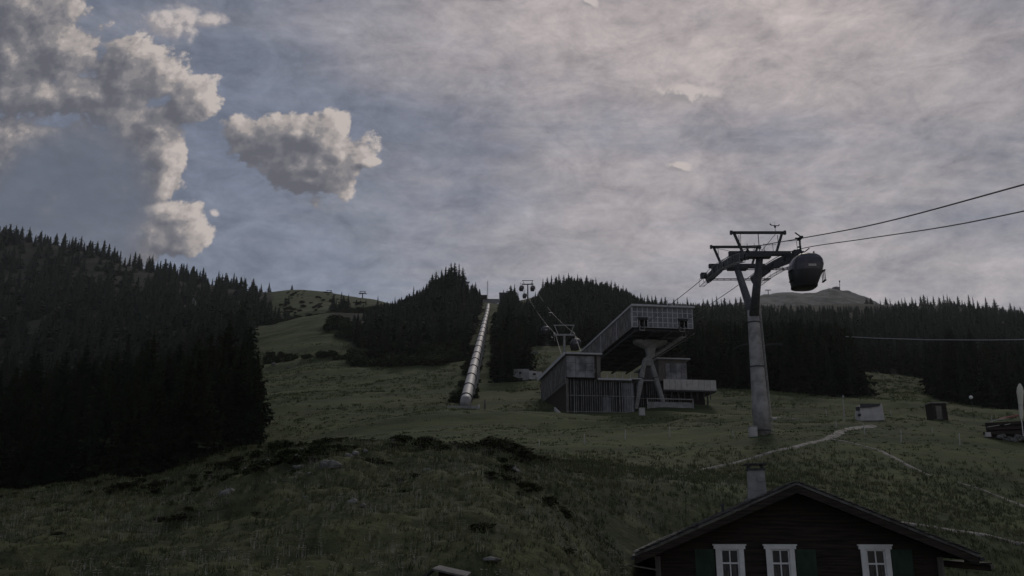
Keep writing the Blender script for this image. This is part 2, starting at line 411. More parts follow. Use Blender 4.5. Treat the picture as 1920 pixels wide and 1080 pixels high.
# ------------------------------------------------------------------ terrain table (image row at distance Y, or height)
def LP(d, Y=None):
    out = []
    for px, v in d.items():
        if isinstance(v, tuple): py, yy = v
        else: py, yy = v, Y
        t, e = te(px, py); out.append((t, yy, e * yy))
    return sorted(out)
def LZ(Y, d): return sorted(((px - 960) / F / 1.03, Y, z) for px, z in d.items())
LAY = [
 LZ(-80, {0: -8, 1920: -8}), LZ(5, {0: -7.5, 1920: -8}),
 LZ(15, {0: -4, 900: -4.3, 1150: -6, 1300: -7.2, 1920: -7.6}),
 LZ(24, {0: -1.3, 300: -1.2, 900: -1.15, 1050: -1.7, 1190: -3.8, 1300: -6.8, 1920: -7.4}),
 LZ(40, {0: .2, 300: .9, 600: 2.7, 900: 2.6, 1050: 1.2, 1190: -1.3, 1290: -4.4, 1400: -6.6, 1920: -6.8}),
 LP({0: (932, 75), 150: (915, 72), 300: (893, 68), 420: (862, 64), 520: (847, 60), 700: (843, 58), 850: (850, 58), 1000: (866, 58), 1150: (888, 56), 1280: (915, 54), 1400: (938, 54), 1500: (965, 55), 1700: (987, 58), 1920: (1032, 58)}),
 LP({0: (945, 95), 150: (925, 92), 300: (900, 90), 420: (872, 88), 500: (858, 86), 700: (852, 84), 850: (856, 82), 1000: (864, 82), 1150: (872, 80), 1280: (885, 78), 1400: (888, 76), 1500: (882, 78), 1700: (900, 78), 1920: (938, 78)}),
 LP({0: (925, 125), 300: (880, 120), 420: (850, 118), 500: (838, 115), 600: (825, 115), 700: (810, 115), 830: (800, 115), 1000: (803, 112), 1200: (812, 108), 1430: (812, 101), 1600: (808, 105), 1750: (815, 105), 1920: (835, 105)}),
 LP({0: (880, 170), 300: (820, 165), 500: (795, 160), 600: (790, 155), 700: (780, 155), 830: (767, 158), 1000: (775, 155), 1100: (782, 153), 1200: (777, 152), 1300: (772, 152), 1430: (784, 140), 1600: (785, 140), 1750: (780, 150), 1920: (788, 160)}),
 LP({0: (800, 240), 300: (760, 230), 490: (745, 220), 600: (740, 215), 700: (738, 210), 870: (742, 200), 960: (738, 205), 1100: (740, 200), 1300: (745, 200), 1430: (748, 200), 1600: (748, 205), 1700: (745, 210), 1920: (773, 220)}),
 LP({0: (700, 350), 300: (690, 330), 490: (684, 300), 600: (680, 290), 700: (688, 280), 870: (684, 275), 960: (676, 275), 1000: (664, 290), 1090: (656, 300), 1200: (662, 300), 1430: (690, 290), 1600: (702, 280), 1700: (708, 290), 1920: (735, 300)}),
 LP({0: (610, 480), 300: (615, 430), 490: (617, 400), 560: (602, 400), 640: (592, 400), 760: (610, 400), 850: (600, 400), 915: (592, 430), 1000: (600, 410), 1100: (585, 410), 1200: (610, 420), 1430: (645, 420), 1600: (640, 430), 1920: (650, 430)}),
 LP({0: (520, 650), 250: (560, 600), 400: (590, 560), 500: (606, 520), 560: (607, 500), 640: (600, 500), 700: (584, 520), 760: (580, 560), 850: (556, 520), 905: (572, 500), 940: (574, 500), 960: (575, 520), 1020: (556, 520), 1080: (550, 520), 1140: (560, 540), 1200: (580, 550), 1300: (592, 650), 1430: (598, 650), 1600: (598, 650), 1920: (608, 650)}),
 LP({0: (458, 850), 120: (478, 850), 250: (512, 820), 350: (533, 800), 450: (551, 760), 500: (553, 720), 540: (546, 700), 600: (549, 700), 650: (558, 700), 700: (567, 680), 760: (585, 640), 850: (590, 640), 915: (590, 640), 1000: (595, 700), 1080: (590, 800), 1200: (590, 900), 1270: (585, 980), 1310: (584, 1000), 1350: (588, 1000), 1430: (580, 1000), 1600: (577, 1000), 1700: (583, 1000), 1800: (584, 950), 1920: (596, 900)}),
 LP({0: (610, 1120), 1000: (640, 1150), 1250: (625, 1200), 1400: (612, 1250), 1600: (615, 1250), 1920: (645, 1200)}),
 LP({-200: (620, 1400), 0: (640, 1400), 400: (660, 1400), 1000: (640, 1500), 1250: (640, 1500), 1330: (590, 1600), 1400: (578, 1650), 1430: (562, 1700), 1470: (558, 1700), 1500: (560, 1700), 1530: (561, 1700), 1560: (555, 1700), 1590: (558, 1700), 1620: (568, 1700), 1650: (580, 1700), 1720: (610, 1700), 1920: (650, 1600)}),
 LP({0: (700, 2250), 1920: (700, 2250)}),
]
TG = np.linspace(-1.1, 1.1, 1101); NK = len(LAY)
LY = np.zeros((NK, TG.size)); LZZ = np.zeros((NK, TG.size))
for k, l in enumerate(LAY):
    a = np.array(l)
    ky = np.interp(TG, a[:, 0], a[:, 1]); kz = np.interp(TG, a[:, 0], a[:, 2])
    w = 9 if k < NK - 2 else 3
    ker = np.hanning(2 * w + 1); ker /= ker.sum()
    LY[k] = np.convolve(np.pad(ky, w, 'edge'), ker, 'valid'); LZZ[k] = np.convolve(np.pad(kz, w, 'edge'), ker, 'valid')
YG = np.concatenate([np.linspace(-80, 20, 60), np.exp(np.linspace(math.log(20.5), math.log(2200), 640))])
def pchip(x, y, xq):
    h = np.diff(x); d = np.diff(y) / h
    m = np.zeros_like(y); m[0] = d[0]; m[-1] = d[-1]
    for i in range(1, len(y) - 1):
        if d[i - 1] * d[i] > 0:
            w1 = 2 * h[i] + h[i - 1]; w2 = h[i] + 2 * h[i - 1]
            m[i] = (w1 + w2) / (w1 / d[i - 1] + w2 / d[i])
    i = np.clip(np.searchsorted(x, xq) - 1, 0, len(h) - 1); s = (xq - x[i]) / h[i]
    s = np.clip(s, 0, 1)
    return y[i] * (1 + 2 * s) * (1 - s) ** 2 + m[i] * h[i] * s * (1 - s) ** 2 + y[i + 1] * s * s * (3 - 2 * s) + m[i + 1] * h[i] * s * s * (s - 1)
ZG = np.stack([pchip(LY[:, j], LZZ[:, j], YG) for j in range(TG.size)])
YI = np.arange(YG.size)
def Hs(x, y):
    x = np.asarray(x, float); y = np.asarray(y, float)
    t = np.clip(x / np.maximum(y, 8), TG[0], TG[-1])
    a = (t - TG[0]) / (TG[1] - TG[0]); i = np.clip(a.astype(int), 0, TG.size - 2); a = a - i
    b = np.interp(y, YG, YI); j = np.clip(b.astype(int), 0, YG.size - 2); b = b - j
    return (ZG[i, j] * (1 - a) + ZG[i + 1, j] * a) * (1 - b) + (ZG[i, j + 1] * (1 - a) + ZG[i + 1, j + 1] * a) * b
def Hn(x, y):
    x = np.asarray(x, float); y = np.asarray(y, float)
    near = np.clip((y - 12) / 10, 0, 1)
    hump = near * np.clip(1 - (y - 70) / 25, 0, 1) * np.clip((9 - x) / 9, 0, 1)
    n = hump * (.85 * fbm(x / 9, y / 7, 4, 3) + .55 * fbm(x / 2.6, y / 1.8, 4, 5, .6))
    n = n + near * .22 * fbm(x / 5, y / 4, 4, 8)
    mid = np.clip((y - 95) / 30, 0, 1) * np.clip(1 - (y - 500) / 100, 0, 1)
    yr = y - .28 * x
    n = n + mid * (2.7 * fbm(x / 46, yr / 15, 3, 12) + .7 * fbm(x / 13, yr / 4.5, 3, 15))
    kn = np.clip((y - 1300) / 200, 0, 1)
    n = n + kn * 7 * (fbm(x / 60, y / 60, 5, 41, .6))
    far = np.clip((y - 350) / 200, 0, 1)
    n = n + far * (5 * fbm(x / 90, y / 70, 5, 21))
    # keep level pads where the pipe and the station stand
    return n
def H(x, y):
    r = Hs(x, y) + Hn(x, y)
    return float(r) if np.ndim(r) == 0 else r
def G(px, py, Y):
    """ground point seen in direction px at distance Y"""
    t, e = te(px, py); x = t * Y
    return Vector((x, Y, H(x, Y)))

def in_poly(px, py, poly):
    c = np.zeros(np.shape(px), bool); n = len(poly); j = n - 1
    for i in range(n):
        xi, yi = poly[i]; xj, yj = poly[j]
        k = ((yi > py) != (yj > py)) & (px < (xj - xi) * (py - yi) / (yj - yi + 1e-9) + xi)
        c ^= k; j = i
    return c
# forest zones in (px at ground, Y): used for the trees and for the forest floor
ZONES = {
 'left_near':  [(-260, 100), (-260, 175), (470, 175), (478, 128), (430, 112), (300, 98), (150, 98), (0, 104)],
 'left_slope': [(-330, 175), (-330, 860), (30, 850), (250, 815), (350, 790), (450, 750), (505, 715), (512, 640), (500, 560), (585, 520), (560, 470), (500, 430), (478, 400), (474, 300), (470, 175)],
 'mid_left':   [(612, 365), (640, 345), (700, 285), (830, 283), (868, 282), (893, 380), (905, 470), (900, 530), (840, 560), (780, 570), (705, 560), (650, 470), (612, 385)],
 'mid_strip':  [(934, 232), (990, 232), (985, 330), (975, 520), (944, 520), (930, 330)],
 'mid_right':  [(985, 312), (1250, 312), (1260, 560), (1180, 590), (1010, 560), (975, 430)],
 'right_near': [(1225, 222), (1440, 212), (1500, 205), (1600, 212), (1612, 245), (1590, 330), (1225, 330)],
 'right_gap':  [(1590, 300), (1745, 300), (1745, 420), (1590, 420)],
 'right_edge': [(1745, 232), (1830, 226), (2250, 222), (2250, 420), (1745, 420)],
 'right_far':  [(1225, 330), (1590, 330), (1590, 420), (2250, 420), (2250, 930), (1920, 905), (1650, 985), (1340, 985), (1190, 880), (1200, 560)],
}
def _haze():
    m = MB(); m.box((0, 1080, 185), (7400, 2330, 590)); mt = bpy.data.materials.new('haze_air'); mt.use_nodes = True; T = NT(mt.node_tree); T.n.clear()
    v = T.new('ShaderNodeVolumePrincipled'); v.inputs['Color'].default_value = (.9, .92, .96, 1); v.inputs['Density'].default_value = HAZE; v.inputs['Anisotropy'].default_value = .35
    T.l.new(v.outputs[0], T.new('ShaderNodeOutputMaterial').inputs['Volume'])
    o = m.build('haze', mt, loc=(0, 0, 0)); tag(o, 'thin mountain air', None, kind='stuff'); return o
def ground_px(x, y, z): return 960 + F * x / (y * CP + z * SP)

def build_terrain():
    ys = np.concatenate([np.linspace(-78, 18, 40), np.exp(np.linspace(math.log(18.4), math.log(2190), 640))])
    s = np.concatenate([np.linspace(-1.6, -.66, 60)[:-1], np.linspace(-.66, .66, 760), np.linspace(.66, 1.6, 60)[1:]])
    wY = np.sqrt(np.maximum(ys + 8, 0) ** 2 + 30 ** 2)
    X = s[None, :] * wY[:, None]; Y = np.repeat(ys[:, None], s.size, 1)
    Z = Hs(X, Y) + Hn(X, Y)
    nv = X.size; me = bpy.data.meshes.new('meadow_ground')
    co = np.stack([X, Y, Z], -1).reshape(-1, 3).astype(np.float32)
    nr, nc = X.shape; idx = np.arange(nv).reshape(nr, nc)
    fc = np.stack([idx[:-1, :-1], idx[:-1, 1:], idx[1:, 1:], idx[1:, :-1]], -1).reshape(-1, 4)
    me.vertices.add(nv); me.vertices.foreach_set('co', co.ravel())
    me.loops.add(fc.size); me.loops.foreach_set('vertex_index', fc.ravel().astype(np.int32))
    me.polygons.add(len(fc)); me.polygons.foreach_set('loop_start', np.arange(0, fc.size, 4, dtype=np.int32))
    me.polygons.foreach_set('use_smooth', np.ones(len(fc), bool))
    me.update(calc_edges=True)
    PX = ground_px(X, np.maximum(Y, 1), Z)
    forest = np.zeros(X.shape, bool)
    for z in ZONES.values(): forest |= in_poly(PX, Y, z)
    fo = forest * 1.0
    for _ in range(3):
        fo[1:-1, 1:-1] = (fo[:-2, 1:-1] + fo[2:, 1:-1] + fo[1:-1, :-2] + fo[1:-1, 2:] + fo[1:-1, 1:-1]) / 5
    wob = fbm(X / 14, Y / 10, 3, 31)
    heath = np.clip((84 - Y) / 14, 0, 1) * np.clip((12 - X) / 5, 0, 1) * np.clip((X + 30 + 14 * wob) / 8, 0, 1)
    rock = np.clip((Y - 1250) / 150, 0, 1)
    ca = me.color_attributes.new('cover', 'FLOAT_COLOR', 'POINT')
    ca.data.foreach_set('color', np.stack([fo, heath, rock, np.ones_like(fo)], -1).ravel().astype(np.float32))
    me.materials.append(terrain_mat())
    o = bpy.data.objects.new('ground', me); COL.objects.link(o)
    return tag(o, 'mountain meadow rising in humps to wooded ridges', 'ground', kind='structure')
build_terrain()

# ------------------------------------------------------------------ paths
def ribbon(name, pts, w, label, lift=.07, seg=2.0, mt=None):
    """pts: (px, py, Y) seen ground points; draped ribbon with ragged edges"""
    P = []
    for px, py, Y, *ww in pts:
        t, e = te(px, py); P.append((t * Y, Y, ww[0] if ww else w))
    v = []; dense = []
    for a, b in zip(P[:-1], P[1:]):
        n = max(2, int(math.hypot(b[0] - a[0], b[1] - a[1]) / seg))
        dense += [tuple(a[i] + (b[i] - a[i]) * k / n for i in range(3)) for k in range(n)]
    dense.append(P[-1]); m = MB(); fs = []; K = 4
    for i, (x, y, ww) in enumerate(dense):
        a = dense[max(i - 1, 0)]; b = dense[min(i + 1, len(dense) - 1)]
        dx_, dy_ = b[0] - a[0], b[1] - a[1]; L = math.hypot(dx_, dy_) + 1e-6
        nx, ny = -dy_ / L, dx_ / L
        wl = ww / 2 * (1 + .9 * float(fbm(i * .45, 3.3, 3, 51))); wr = ww / 2 * (1 + .9 * float(fbm(i * .45, 9.3, 3, 52)))
        sh = .35 * ww * float(fbm(i * .22, 5.5, 2, 53)) * 2
        for k in range(K + 1):
            o_ = -wl + (wl + wr) * k / K + sh; xx, yy = x + nx * o_, y + ny * o_
            v.append((xx, yy, H(xx, yy) + (lift if 0 < k < K else -.05)))
    for i in range(len(dense) - 1):
        for k in range(K):
            b = i * (K + 1) + k; fs.append((b, b + 1, b + K + 2, b + K + 1))
    m.add(v, fs)
    return tag(m.build(name, mt or M_path), label, None, kind='structure')
def findY(px, py, Y0, Y1):
    """distance at which the ground is seen at image row py"""
    best = None; Ys = np.linspace(Y0, Y1, 400); t, e = te(px, py)
    z = H(t * Ys, Ys); d = np.abs(z / Ys - e); return float(Ys[int(np.argmin(d))])
def vis(px, py, Y0, Y1, *a): return (px, py, findY(px, py, Y0, Y1)) + a
ribbon('gravel_path', [vis(1248, 895, 60, 98), vis(1310, 882, 60, 98), vis(1380, 868, 60, 98), vis(1440, 850, 60, 100), vis(1500, 835, 60, 105), vis(1545, 822, 70, 108, 1.1), vis(1575, 812, 70, 112, 2.0), vis(1605, 803, 80, 118, 2.5), vis(1638, 798, 80, 122, 1.2)], .65, 'pale trodden path climbing to the grey box')
ribbon('gravel_path', [vis(1550, 822, 70, 108), vis(1600, 832, 70, 105), vis(1650, 845, 66, 100), vis(1700, 872, 62, 98), vis(1745, 893, 60, 95)], .55, 'narrow worn track running down right across the meadow')
ribbon('gravel_path', [vis(1795, 905, 60, 92), vis(1840, 918, 60, 90), vis(1880, 934, 60, 88), vis(1935, 955, 58, 86)], .5, 'broken lower piece of worn track by the right edge')
ribbon('gravel_path', [vis(1660, 974, 50, 70), vis(1720, 985, 50, 70), vis(1780, 994, 50, 70), vis(1850, 1004, 48, 70), vis(1945, 1024, 48, 68)], .6, 'pale path behind the right roof slope of the chalet')
ribbon('gravel_path', [vis(1445, 783, 100, 150), vis(1475, 785, 100, 150), vis(1500, 787, 100, 150)], .7, 'short pale path right of the big lift pylon')

M_crest = mat('dry_crest_grass', (.125, .122, .065), (.075, .082, .04), .5, .95, bump=.5, bscale=5, coords='World', spec=.05)
ribbon('grass_track', [(-60, 940, 77, 3.0), (60, 927, 74, 2.2), (150, 916, 72, 2.0), (300, 895, 68, 1.8), (400, 868, 65, 1.6), (470, 853, 62, 1.0)], 2.2, 'pale mown grass track along the crest at lower left', mt=M_crest)

# ------------------------------------------------------------------ conifers
def spruce_mesh(name, seed, nw, nb, nseg, Rr=.17, mt=None, z0=.05, core=.42, thin=1.0):
    rnd = random.Random(seed); v = []; f = []
    lean = rnd.uniform(-.01, .01)
    side = [rnd.uniform(.8, 1.18) for _ in range(8)]
    for i in range(nw):
        q_ = (i + rnd.uniform(-.3, .3)) / nw; z = z0 + (0.965 - z0) * q_
        if z < .02: z = .02
        Rl = Rr * (max(0, 1 - z) ** .82) * (.78 + .22 * min(1, (z - z0) * 6 + .3)) * rnd.uniform(.82, 1.14)
        n = max(4, int(nb * (.55 + .45 * (1 - q_)))); a0 = rnd.uniform(0, 6.28)
        for k in range(n):
            if rnd.random() > thin: continue
            a = a0 + 6.283 * (k + rnd.uniform(-.3, .3)) / n
            L = Rl * rnd.uniform(.62, 1.22) * side[int(a / 6.2832 * 8) % 8]
            if rnd.random() < .06: L *= 1.25
            ca, sa = math.cos(a), math.sin(a); dr = rnd.uniform(.25, .55) * (1.15 - z)
            pts = []
            for s in range(nseg + 1):
                u = s / nseg; r = L * u
                zz = z + L * (.22 * u - dr * 1.5 * u * u + .22 * u ** 4)
                pts.append((r * ca + lean * z, r * sa, zz))
            w = L * .30 / max(1, nseg / 3) ** .5 + .004
            for s in range(nseg):
                p, p2 = pts[s], pts[s + 1]; ws = w * (1.05 - .55 * s / nseg) * rnd.uniform(.8, 1.25)
                fx, fy = (p2[0] - p[0]), (p2[1] - p[1])
                dn = ws * rnd.uniform(.25, .8)
                b = len(v)
                v += [p, p2, (p[0] + fx * 1.1 - sa * ws, p[1] + fy * 1.1 + ca * ws, p[2] - dn), (p[0] + fx * 1.1 + sa * ws, p[1] + fy * 1.1 - ca * ws, p[2] - dn)]
                f += [(b, b + 1, b + 2), (b, b + 3, b + 1)]
                if nseg > 2:
                    v.append((p[0] + fx * .6 + rnd.uniform(-.2, .2) * ws, p[1] + fy * .6 + rnd.uniform(-.2, .2) * ws, p[2] - ws * rnd.uniform(.9, 1.6)))
                    f.append((b, b + 4, b + 1))
    # leader
    for k in range(3):
        a = k * 2.1; b = len(v)
        v += [(.006 * math.cos(a), .006 * math.sin(a), .93), (.006 * math.cos(a + 2.1), .006 * math.sin(a + 2.1), .93), (lean, 0, 1.0 + rnd.uniform(-.01, .02))]
        f.append((b, b + 1, b + 2))
    # twiggy inner mass
    n = 9; rings = 7; base = len(v)
    for i in range(rings):
        z = z0 * 1.2 + (.93 - z0) * i / (rings - 1)
        for k in range(n):
            r = Rr * core * (1 - z) ** .9 * rnd.uniform(.55, 1.25) + .002; a = 6.283 * k / n + i * .35
            v.append((r * math.cos(a), r * math.sin(a), z + rnd.uniform(-.015, .015)))
    for i in range(rings - 1):
        for k in range(n):
            a_, b_ = base + i * n + k, base + i * n + (k + 1) % n
            f += [(a_, b_, b_ + n), (a_, b_ + n, a_ + n)]
    me = bpy.data.meshes.new(name); me.from_pydata(v, [], f); me.materials.append(mt or M_sprucef); me.update()
    return me
def trunk_mesh(name, h=.5, r=.014):
    m = MB(); m.tube((0, 0, -.05), (0, 0, .12), r * 1.25, r, 7); m.tube((0, 0, .12), (0, 0, h), r, r * .5, 7, cap=False)
    for k in range(7):
        a = k * 2.4; z = .04 + .035 * k; m.tube((0, 0, z), (.05 * math.cos(a), .05 * math.sin(a), z - .004), .003, .001, 4)
    me = bpy.data.meshes.new(name); me.from_pydata(m.v, [], m.f); me.materials.append(M_bark); me.update()
    return me
NEAR = [spruce_mesh('spruce_crown', 10 + i, 40, 12, 5, Rr=[.25, .20, .27, .22, .18][i]) for i in range(5)]
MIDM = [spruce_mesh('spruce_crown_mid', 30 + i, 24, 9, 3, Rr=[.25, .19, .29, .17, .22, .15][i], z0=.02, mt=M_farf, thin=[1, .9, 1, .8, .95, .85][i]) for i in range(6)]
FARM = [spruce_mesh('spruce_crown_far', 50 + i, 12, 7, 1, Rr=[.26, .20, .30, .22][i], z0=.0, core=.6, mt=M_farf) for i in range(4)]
TRK = trunk_mesh('spruce_trunk')

def bush_mesh(name, seed, n=900, mt=None, flat=.75, leaf=.07):
    rnd = random.Random(seed); v = []; f = []
    lob = [(rnd.uniform(-.32, .32), rnd.uniform(-.32, .32), rnd.uniform(.25, .6), rnd.uniform(.2, .36)) for _ in range(9)]
    for _ in range(n):
        c = rnd.choice(lob)
        while True:
            d = Vector((rnd.gauss(0, 1), rnd.gauss(0, 1), rnd.gauss(0, 1)))
            if d.length > .1: break
        d.normalize(); p = Vector(c[:3]) + d * c[3] * rnd.uniform(.6, 1.08); p.z *= flat * 1.15
        if p.z < 0: p.z = rnd.uniform(0, .1)
        s = leaf * rnd.uniform(.6, 1.5)
        a = Vector((rnd.gauss(0, 1), rnd.gauss(0, 1), rnd.gauss(0, .6))).normalized() * s
        b2 = Vector((rnd.gauss(0, 1), rnd.gauss(0, 1), rnd.gauss(0, 1))).normalized() * s * .8
        i = len(v); v += [tuple(p + a), tuple(p - a * .4 + b2), tuple(p - a * .6 - b2)]; f.append((i, i + 1, i + 2))
    me = bpy.data.meshes.new(name); me.from_pydata(v, [], f); me.materials.append(mt or M_bushf); me.update()
    return me
BUSH = [bush_mesh('bush_crown', 70 + i) for i in range(3)]

TREES = []   # (x, y, z, h, kind, zone)
def put_zone(zone, spacing, hr, dens=None, seed=1, kind='s'):
    rnd = np.random.RandomState(seed); poly = ZONES[zone]
    pxs = [p[0] for p in poly]; ysv = [p[1] for p in poly]; y = min(ysv)
    while y < max(ysv):
        sp = spacing(y)
        x0, x1 = (min(pxs) - 960) / F * y * 1.02, (max(pxs) - 960) / F * y * 1.02
        n = int((x1 - x0) / sp) + 1
        xs = x0 + (np.arange(n) + rnd.uniform(-.42, .42, n)) * sp; yy = y + rnd.uniform(-.45, .45, n) * sp
        zz = H(xs, yy); px = ground_px(xs, yy, zz)
        ok = in_poly(px, yy, poly)
        hh = (hr[0] * .8 + (hr[1] * 1.12 - hr[0] * .8) * rnd.beta(1.6, 1.6, n)) * (1 + .5 * fbm(xs / 25, yy / 25, 2, 61))
        r = rnd.rand(n)
        for i in range(n):
            if not ok[i]: continue
            if dens is not None and r[i] > dens(xs[i], yy[i], px[i]): continue
            TREES.append((xs[i], yy[i], zz[i], hh[i], kind, zone))
        y += sp * .9
put_zone('left_near', lambda y: 4.6, (11, 16.5), seed=1)
HV = np.random.RandomState(77)
def dl(x, y, px):
    if in_poly(np.array(px), np.array(y), [(120, 640), (260, 620), (290, 740), (170, 760)]): return .25
    if in_poly(np.array(px), np.array(y), [(290, 200), (350, 200), (355, 250), (310, 260)]): return .05
    return .75 + .7 * float(fbm(x / 60, y / 60, 2, 71))
put_zone('left_slope', lambda y: 5.2 + y / 110, (9, 16), dl, seed=2)
put_zone('mid_left', lambda y: 5.6, (7, 15), lambda x, y, px: .8 if y > 330 else .45, seed=3)
put_zone('mid_strip', lambda y: 4.2, (10, 15), seed=4)
put_zone('mid_right', lambda y: 6.0, (9, 14), seed=5)
put_zone('right_near', lambda y: 4.8, (12, 18), seed=6)
put_zone('right_gap', lambda y: 6.0, (11, 16), seed=7)
put_zone('right_edge', lambda y: 5.2, (13, 18), seed=8)
put_zone('right_far', lambda y: 5.8 + y / 90, (12, 17), seed=9)
LIM = {'left_slope': [(-300, 0), (440, 500), (478, 532), (500, 545), (520, 572), (560, 588), (600, 600)],
 'mid_left': [(600, 612), (640, 604), (655, 600), (668, 585), (690, 578), (712, 566), (740, 562), (770, 548), (800, 532), (820, 512), (846, 496), (862, 498), (880, 525), (905, 545)],
 'mid_strip': [(925, 600), (938, 560), (950, 545), (965, 538), (975, 560), (990, 590), (1000, 600)],
 'mid_right': [(990, 560), (1010, 545), (1022, 525), (1060, 516), (1100, 520), (1140, 528), (1180, 545), (1200, 556), (1260, 566)],
 'right_near': [(1200, 600), (1400, 596), (1500, 590), (1580, 598), (1620, 640)], 'right_gap': [(1500, 585), (1800, 590)],
 'right_edge': [(1700, 640), (1760, 596), (2000, 600)], 'right_far': [(1190, 560), (1240, 566), (1300, 566), (1620, 572), (1700, 566), (1780, 562), (1920, 580)]}
T2 = []
for (x, y, z, h, k, zn) in TREES:
    if zn in LIM:
        a = np.array(LIM[zn], float); px, tip = proj(x, y, z + h); lim = float(np.interp(px, a[:, 0], a[:, 1])) + min(26, random.expovariate(1 / 7.0)) - 1
        if tip < lim:
            h = te(px, lim)[1] * y - z
            if h < 3.2: continue
    T2.append((x, y, z, h, k, zn))
TREES = T2
print('zone trees', len(TREES))

SKY = []     # skyline trees one can tell apart: (px, tip row, Y, label key)
def sky_line(lst, zone):
    for px, tip, Y in lst:
        t, e = te(px, tip); x = t * Y; z = H(x, Y); h = e * Y - z
        if h < 4: h = 4.5
        SKY.append((x, Y, z, min(h, 24), 's', zone))
rs = random.Random(5)
ridge_pts = [(8,424),(20,422),(32,430),(45,423),(57,432),(78,430),(90,441),(108,440),(122,446),(132,448),(150,455),(158,452),(170,449),(186,450),(198,462),(214,460),(228,468),(245,474),(256,470),(262,474),(275,482),(288,476),(298,486),(312,490),(322,488),(330,494),(344,492),(352,492),(362,497),(374,506),(381,500),(388,508),(400,520),(413,506),(419,512),(428,513),(438,510),(445,518),(452,522),(460,518),(472,524),(478,520),(492,530),(505,528)]
sky_line([(px + rs.uniform(-2, 2), tip, 842 - max(0, px - 120) * .3 + rs.uniform(-6, 6)) for px, tip in ridge_pts], 'left_ridge')
sky_line([(px + rs.uniform(-4, 4), tip + rs.uniform(6, 14), 838 - max(0, px - 120) * .3) for px, tip in ridge_pts] , 'left_ridge')
sky_line([(548, 533, 700), (542, 550, 590), (536, 557, 586)], 'knoll')
sky_line([(626, 548, 545), (641, 545, 545), (645, 552, 548), (654, 549, 540), (631, 560, 535), (636, 565, 532), (648, 562, 538), (658, 570, 530), (668, 572, 560), (676, 568, 560), (686, 570, 555), (681, 578, 540)], 'knoll')
sky_line([(709, 553, 560), (741, 555, 565), (776, 535, 540), (790, 545, 520), (800, 530, 520), (811, 512, 505), (818, 507, 500), (828, 503, 498), (836, 497, 495), (846, 490, 490), (853, 489, 492), (861, 491, 488), (868, 499, 492), (878, 527, 500), (886, 530, 498), (892, 527, 500), (899, 540, 495), (806, 522, 480), (822, 515, 470), (842, 500, 465), (857, 503, 470), (783, 545, 490)], 'mid_hill')
sky_line([(945, 545, 500), (951, 541, 500), (958, 533, 495), (965, 531, 492), (971, 545, 480), (1004, 548, 500), (1010, 545, 500)], 'strip')
mr = [(1018,520),(1026,518),(1034,514),(1043,517),(1048,512),(1057,514),(1066,510),(1072,516),(1083,512),(1089,518),(1100,514),(1108,520),(1117,519),(1128,528),(1138,525),(1146,524),(1153,527),(1160,532),(1168,532),(1174,537),(1180,545),(1190,550),(1201,548),(1208,555)]
sky_line([(px, tip, 520 + rs.uniform(-8, 8)) for px, tip in mr], 'mid_ridge')
rr = [(1214,548),(1222,553),(1229,552),(1240,556),(1247,555),(1263,558),(1270,557),(1288,555),(1318,558),(1326,560),(1335,556),(1343,553),(1352,558),(1358,557),(1368,560),(1379,556),(1388,555),(1448,570),(1462,572),(1478,574),
      (1624,558),(1632,557),(1642,563),(1650,561),(1660,556),(1668,559),(1678,563),(1684,562),(1690,558),(1696,556),(1709,555),(1716,560),(1725,553),(1731,551),(1738,554),(1749,553),(1760,555),(1768,551),(1775,550),(1780,556),(1795,553),(1803,560),(1815,551),(1823,555),(1832,562),(1847,556),(1863,558),(1880,572),(1893,566),(1901,572),(1912,574)]
sky_line([(px, tip, 955 - max(0, px - 1750) * .35 + rs.uniform(-10, 10)) for px, tip in rr], 'right_ridge')
print('skyline trees', len(SKY))

ZL = {
 'left_near': ('tall dark spruce in the dense stand behind the grassy crest at lower left', 'spruces of the near stand on the left'),
 'left_slope': ('dark spruce on the wooded slope rising at the left', 'spruces on the wooded left slope'),
 'mid_left': ('dark spruce on the wooded hill left of the pipeline', 'spruces on the hill left of the pipeline'),
 'mid_strip': ('dark spruce in the narrow stand between the pipeline and the far lift pylons', 'spruces right of the pipeline'),
 'mid_right': ('dark spruce on the hill behind the far lift pylons', 'spruces on the hill behind the station'),
 'right_near': ('dark spruce of the stand behind the big lift pylon', 'spruces behind the big pylon'),
 'right_gap': ('dark spruce above the grassy bay in the right forest', 'spruces above the grassy bay'),
 'right_edge': ('dark spruce of the forest edge behind the little dark shed', 'spruces of the right forest edge'),
 'right_far': ('small distant spruce on the right wooded slope', 'distant spruces on the right'),
 'left_ridge': ('small black spruce standing against the sky on the left ridge', 'spruces along the left skyline'),
 'knoll': ('small spruce on the open grassy knoll near the two small pylons', 'spruces on the open knoll'),
 'mid_hill': ('spruce standing out against the sky on the hill left of the pipeline', 'skyline spruces left of the pipeline'),
 'strip': ('spruce against the sky between the thin mast and the far pylon', 'skyline spruces right of the mast'),
 'mid_ridge': ('spruce against the sky on the rounded hill behind the station', 'skyline spruces behind the station'),
 'right_ridge': ('tiny spruce against the sky on the long right ridge', 'spruces along the right skyline'),
}
# which are told apart: the skyline ones, then the largest in view
def vis_score(T):
    x, y, z, h, k, zn = T
    px, py = proj(x, y, z + h)
    if px < -10 or px > 1930: return -1
    return h / y
cand = sorted([T for T in TREES], key=vis_score, reverse=True)
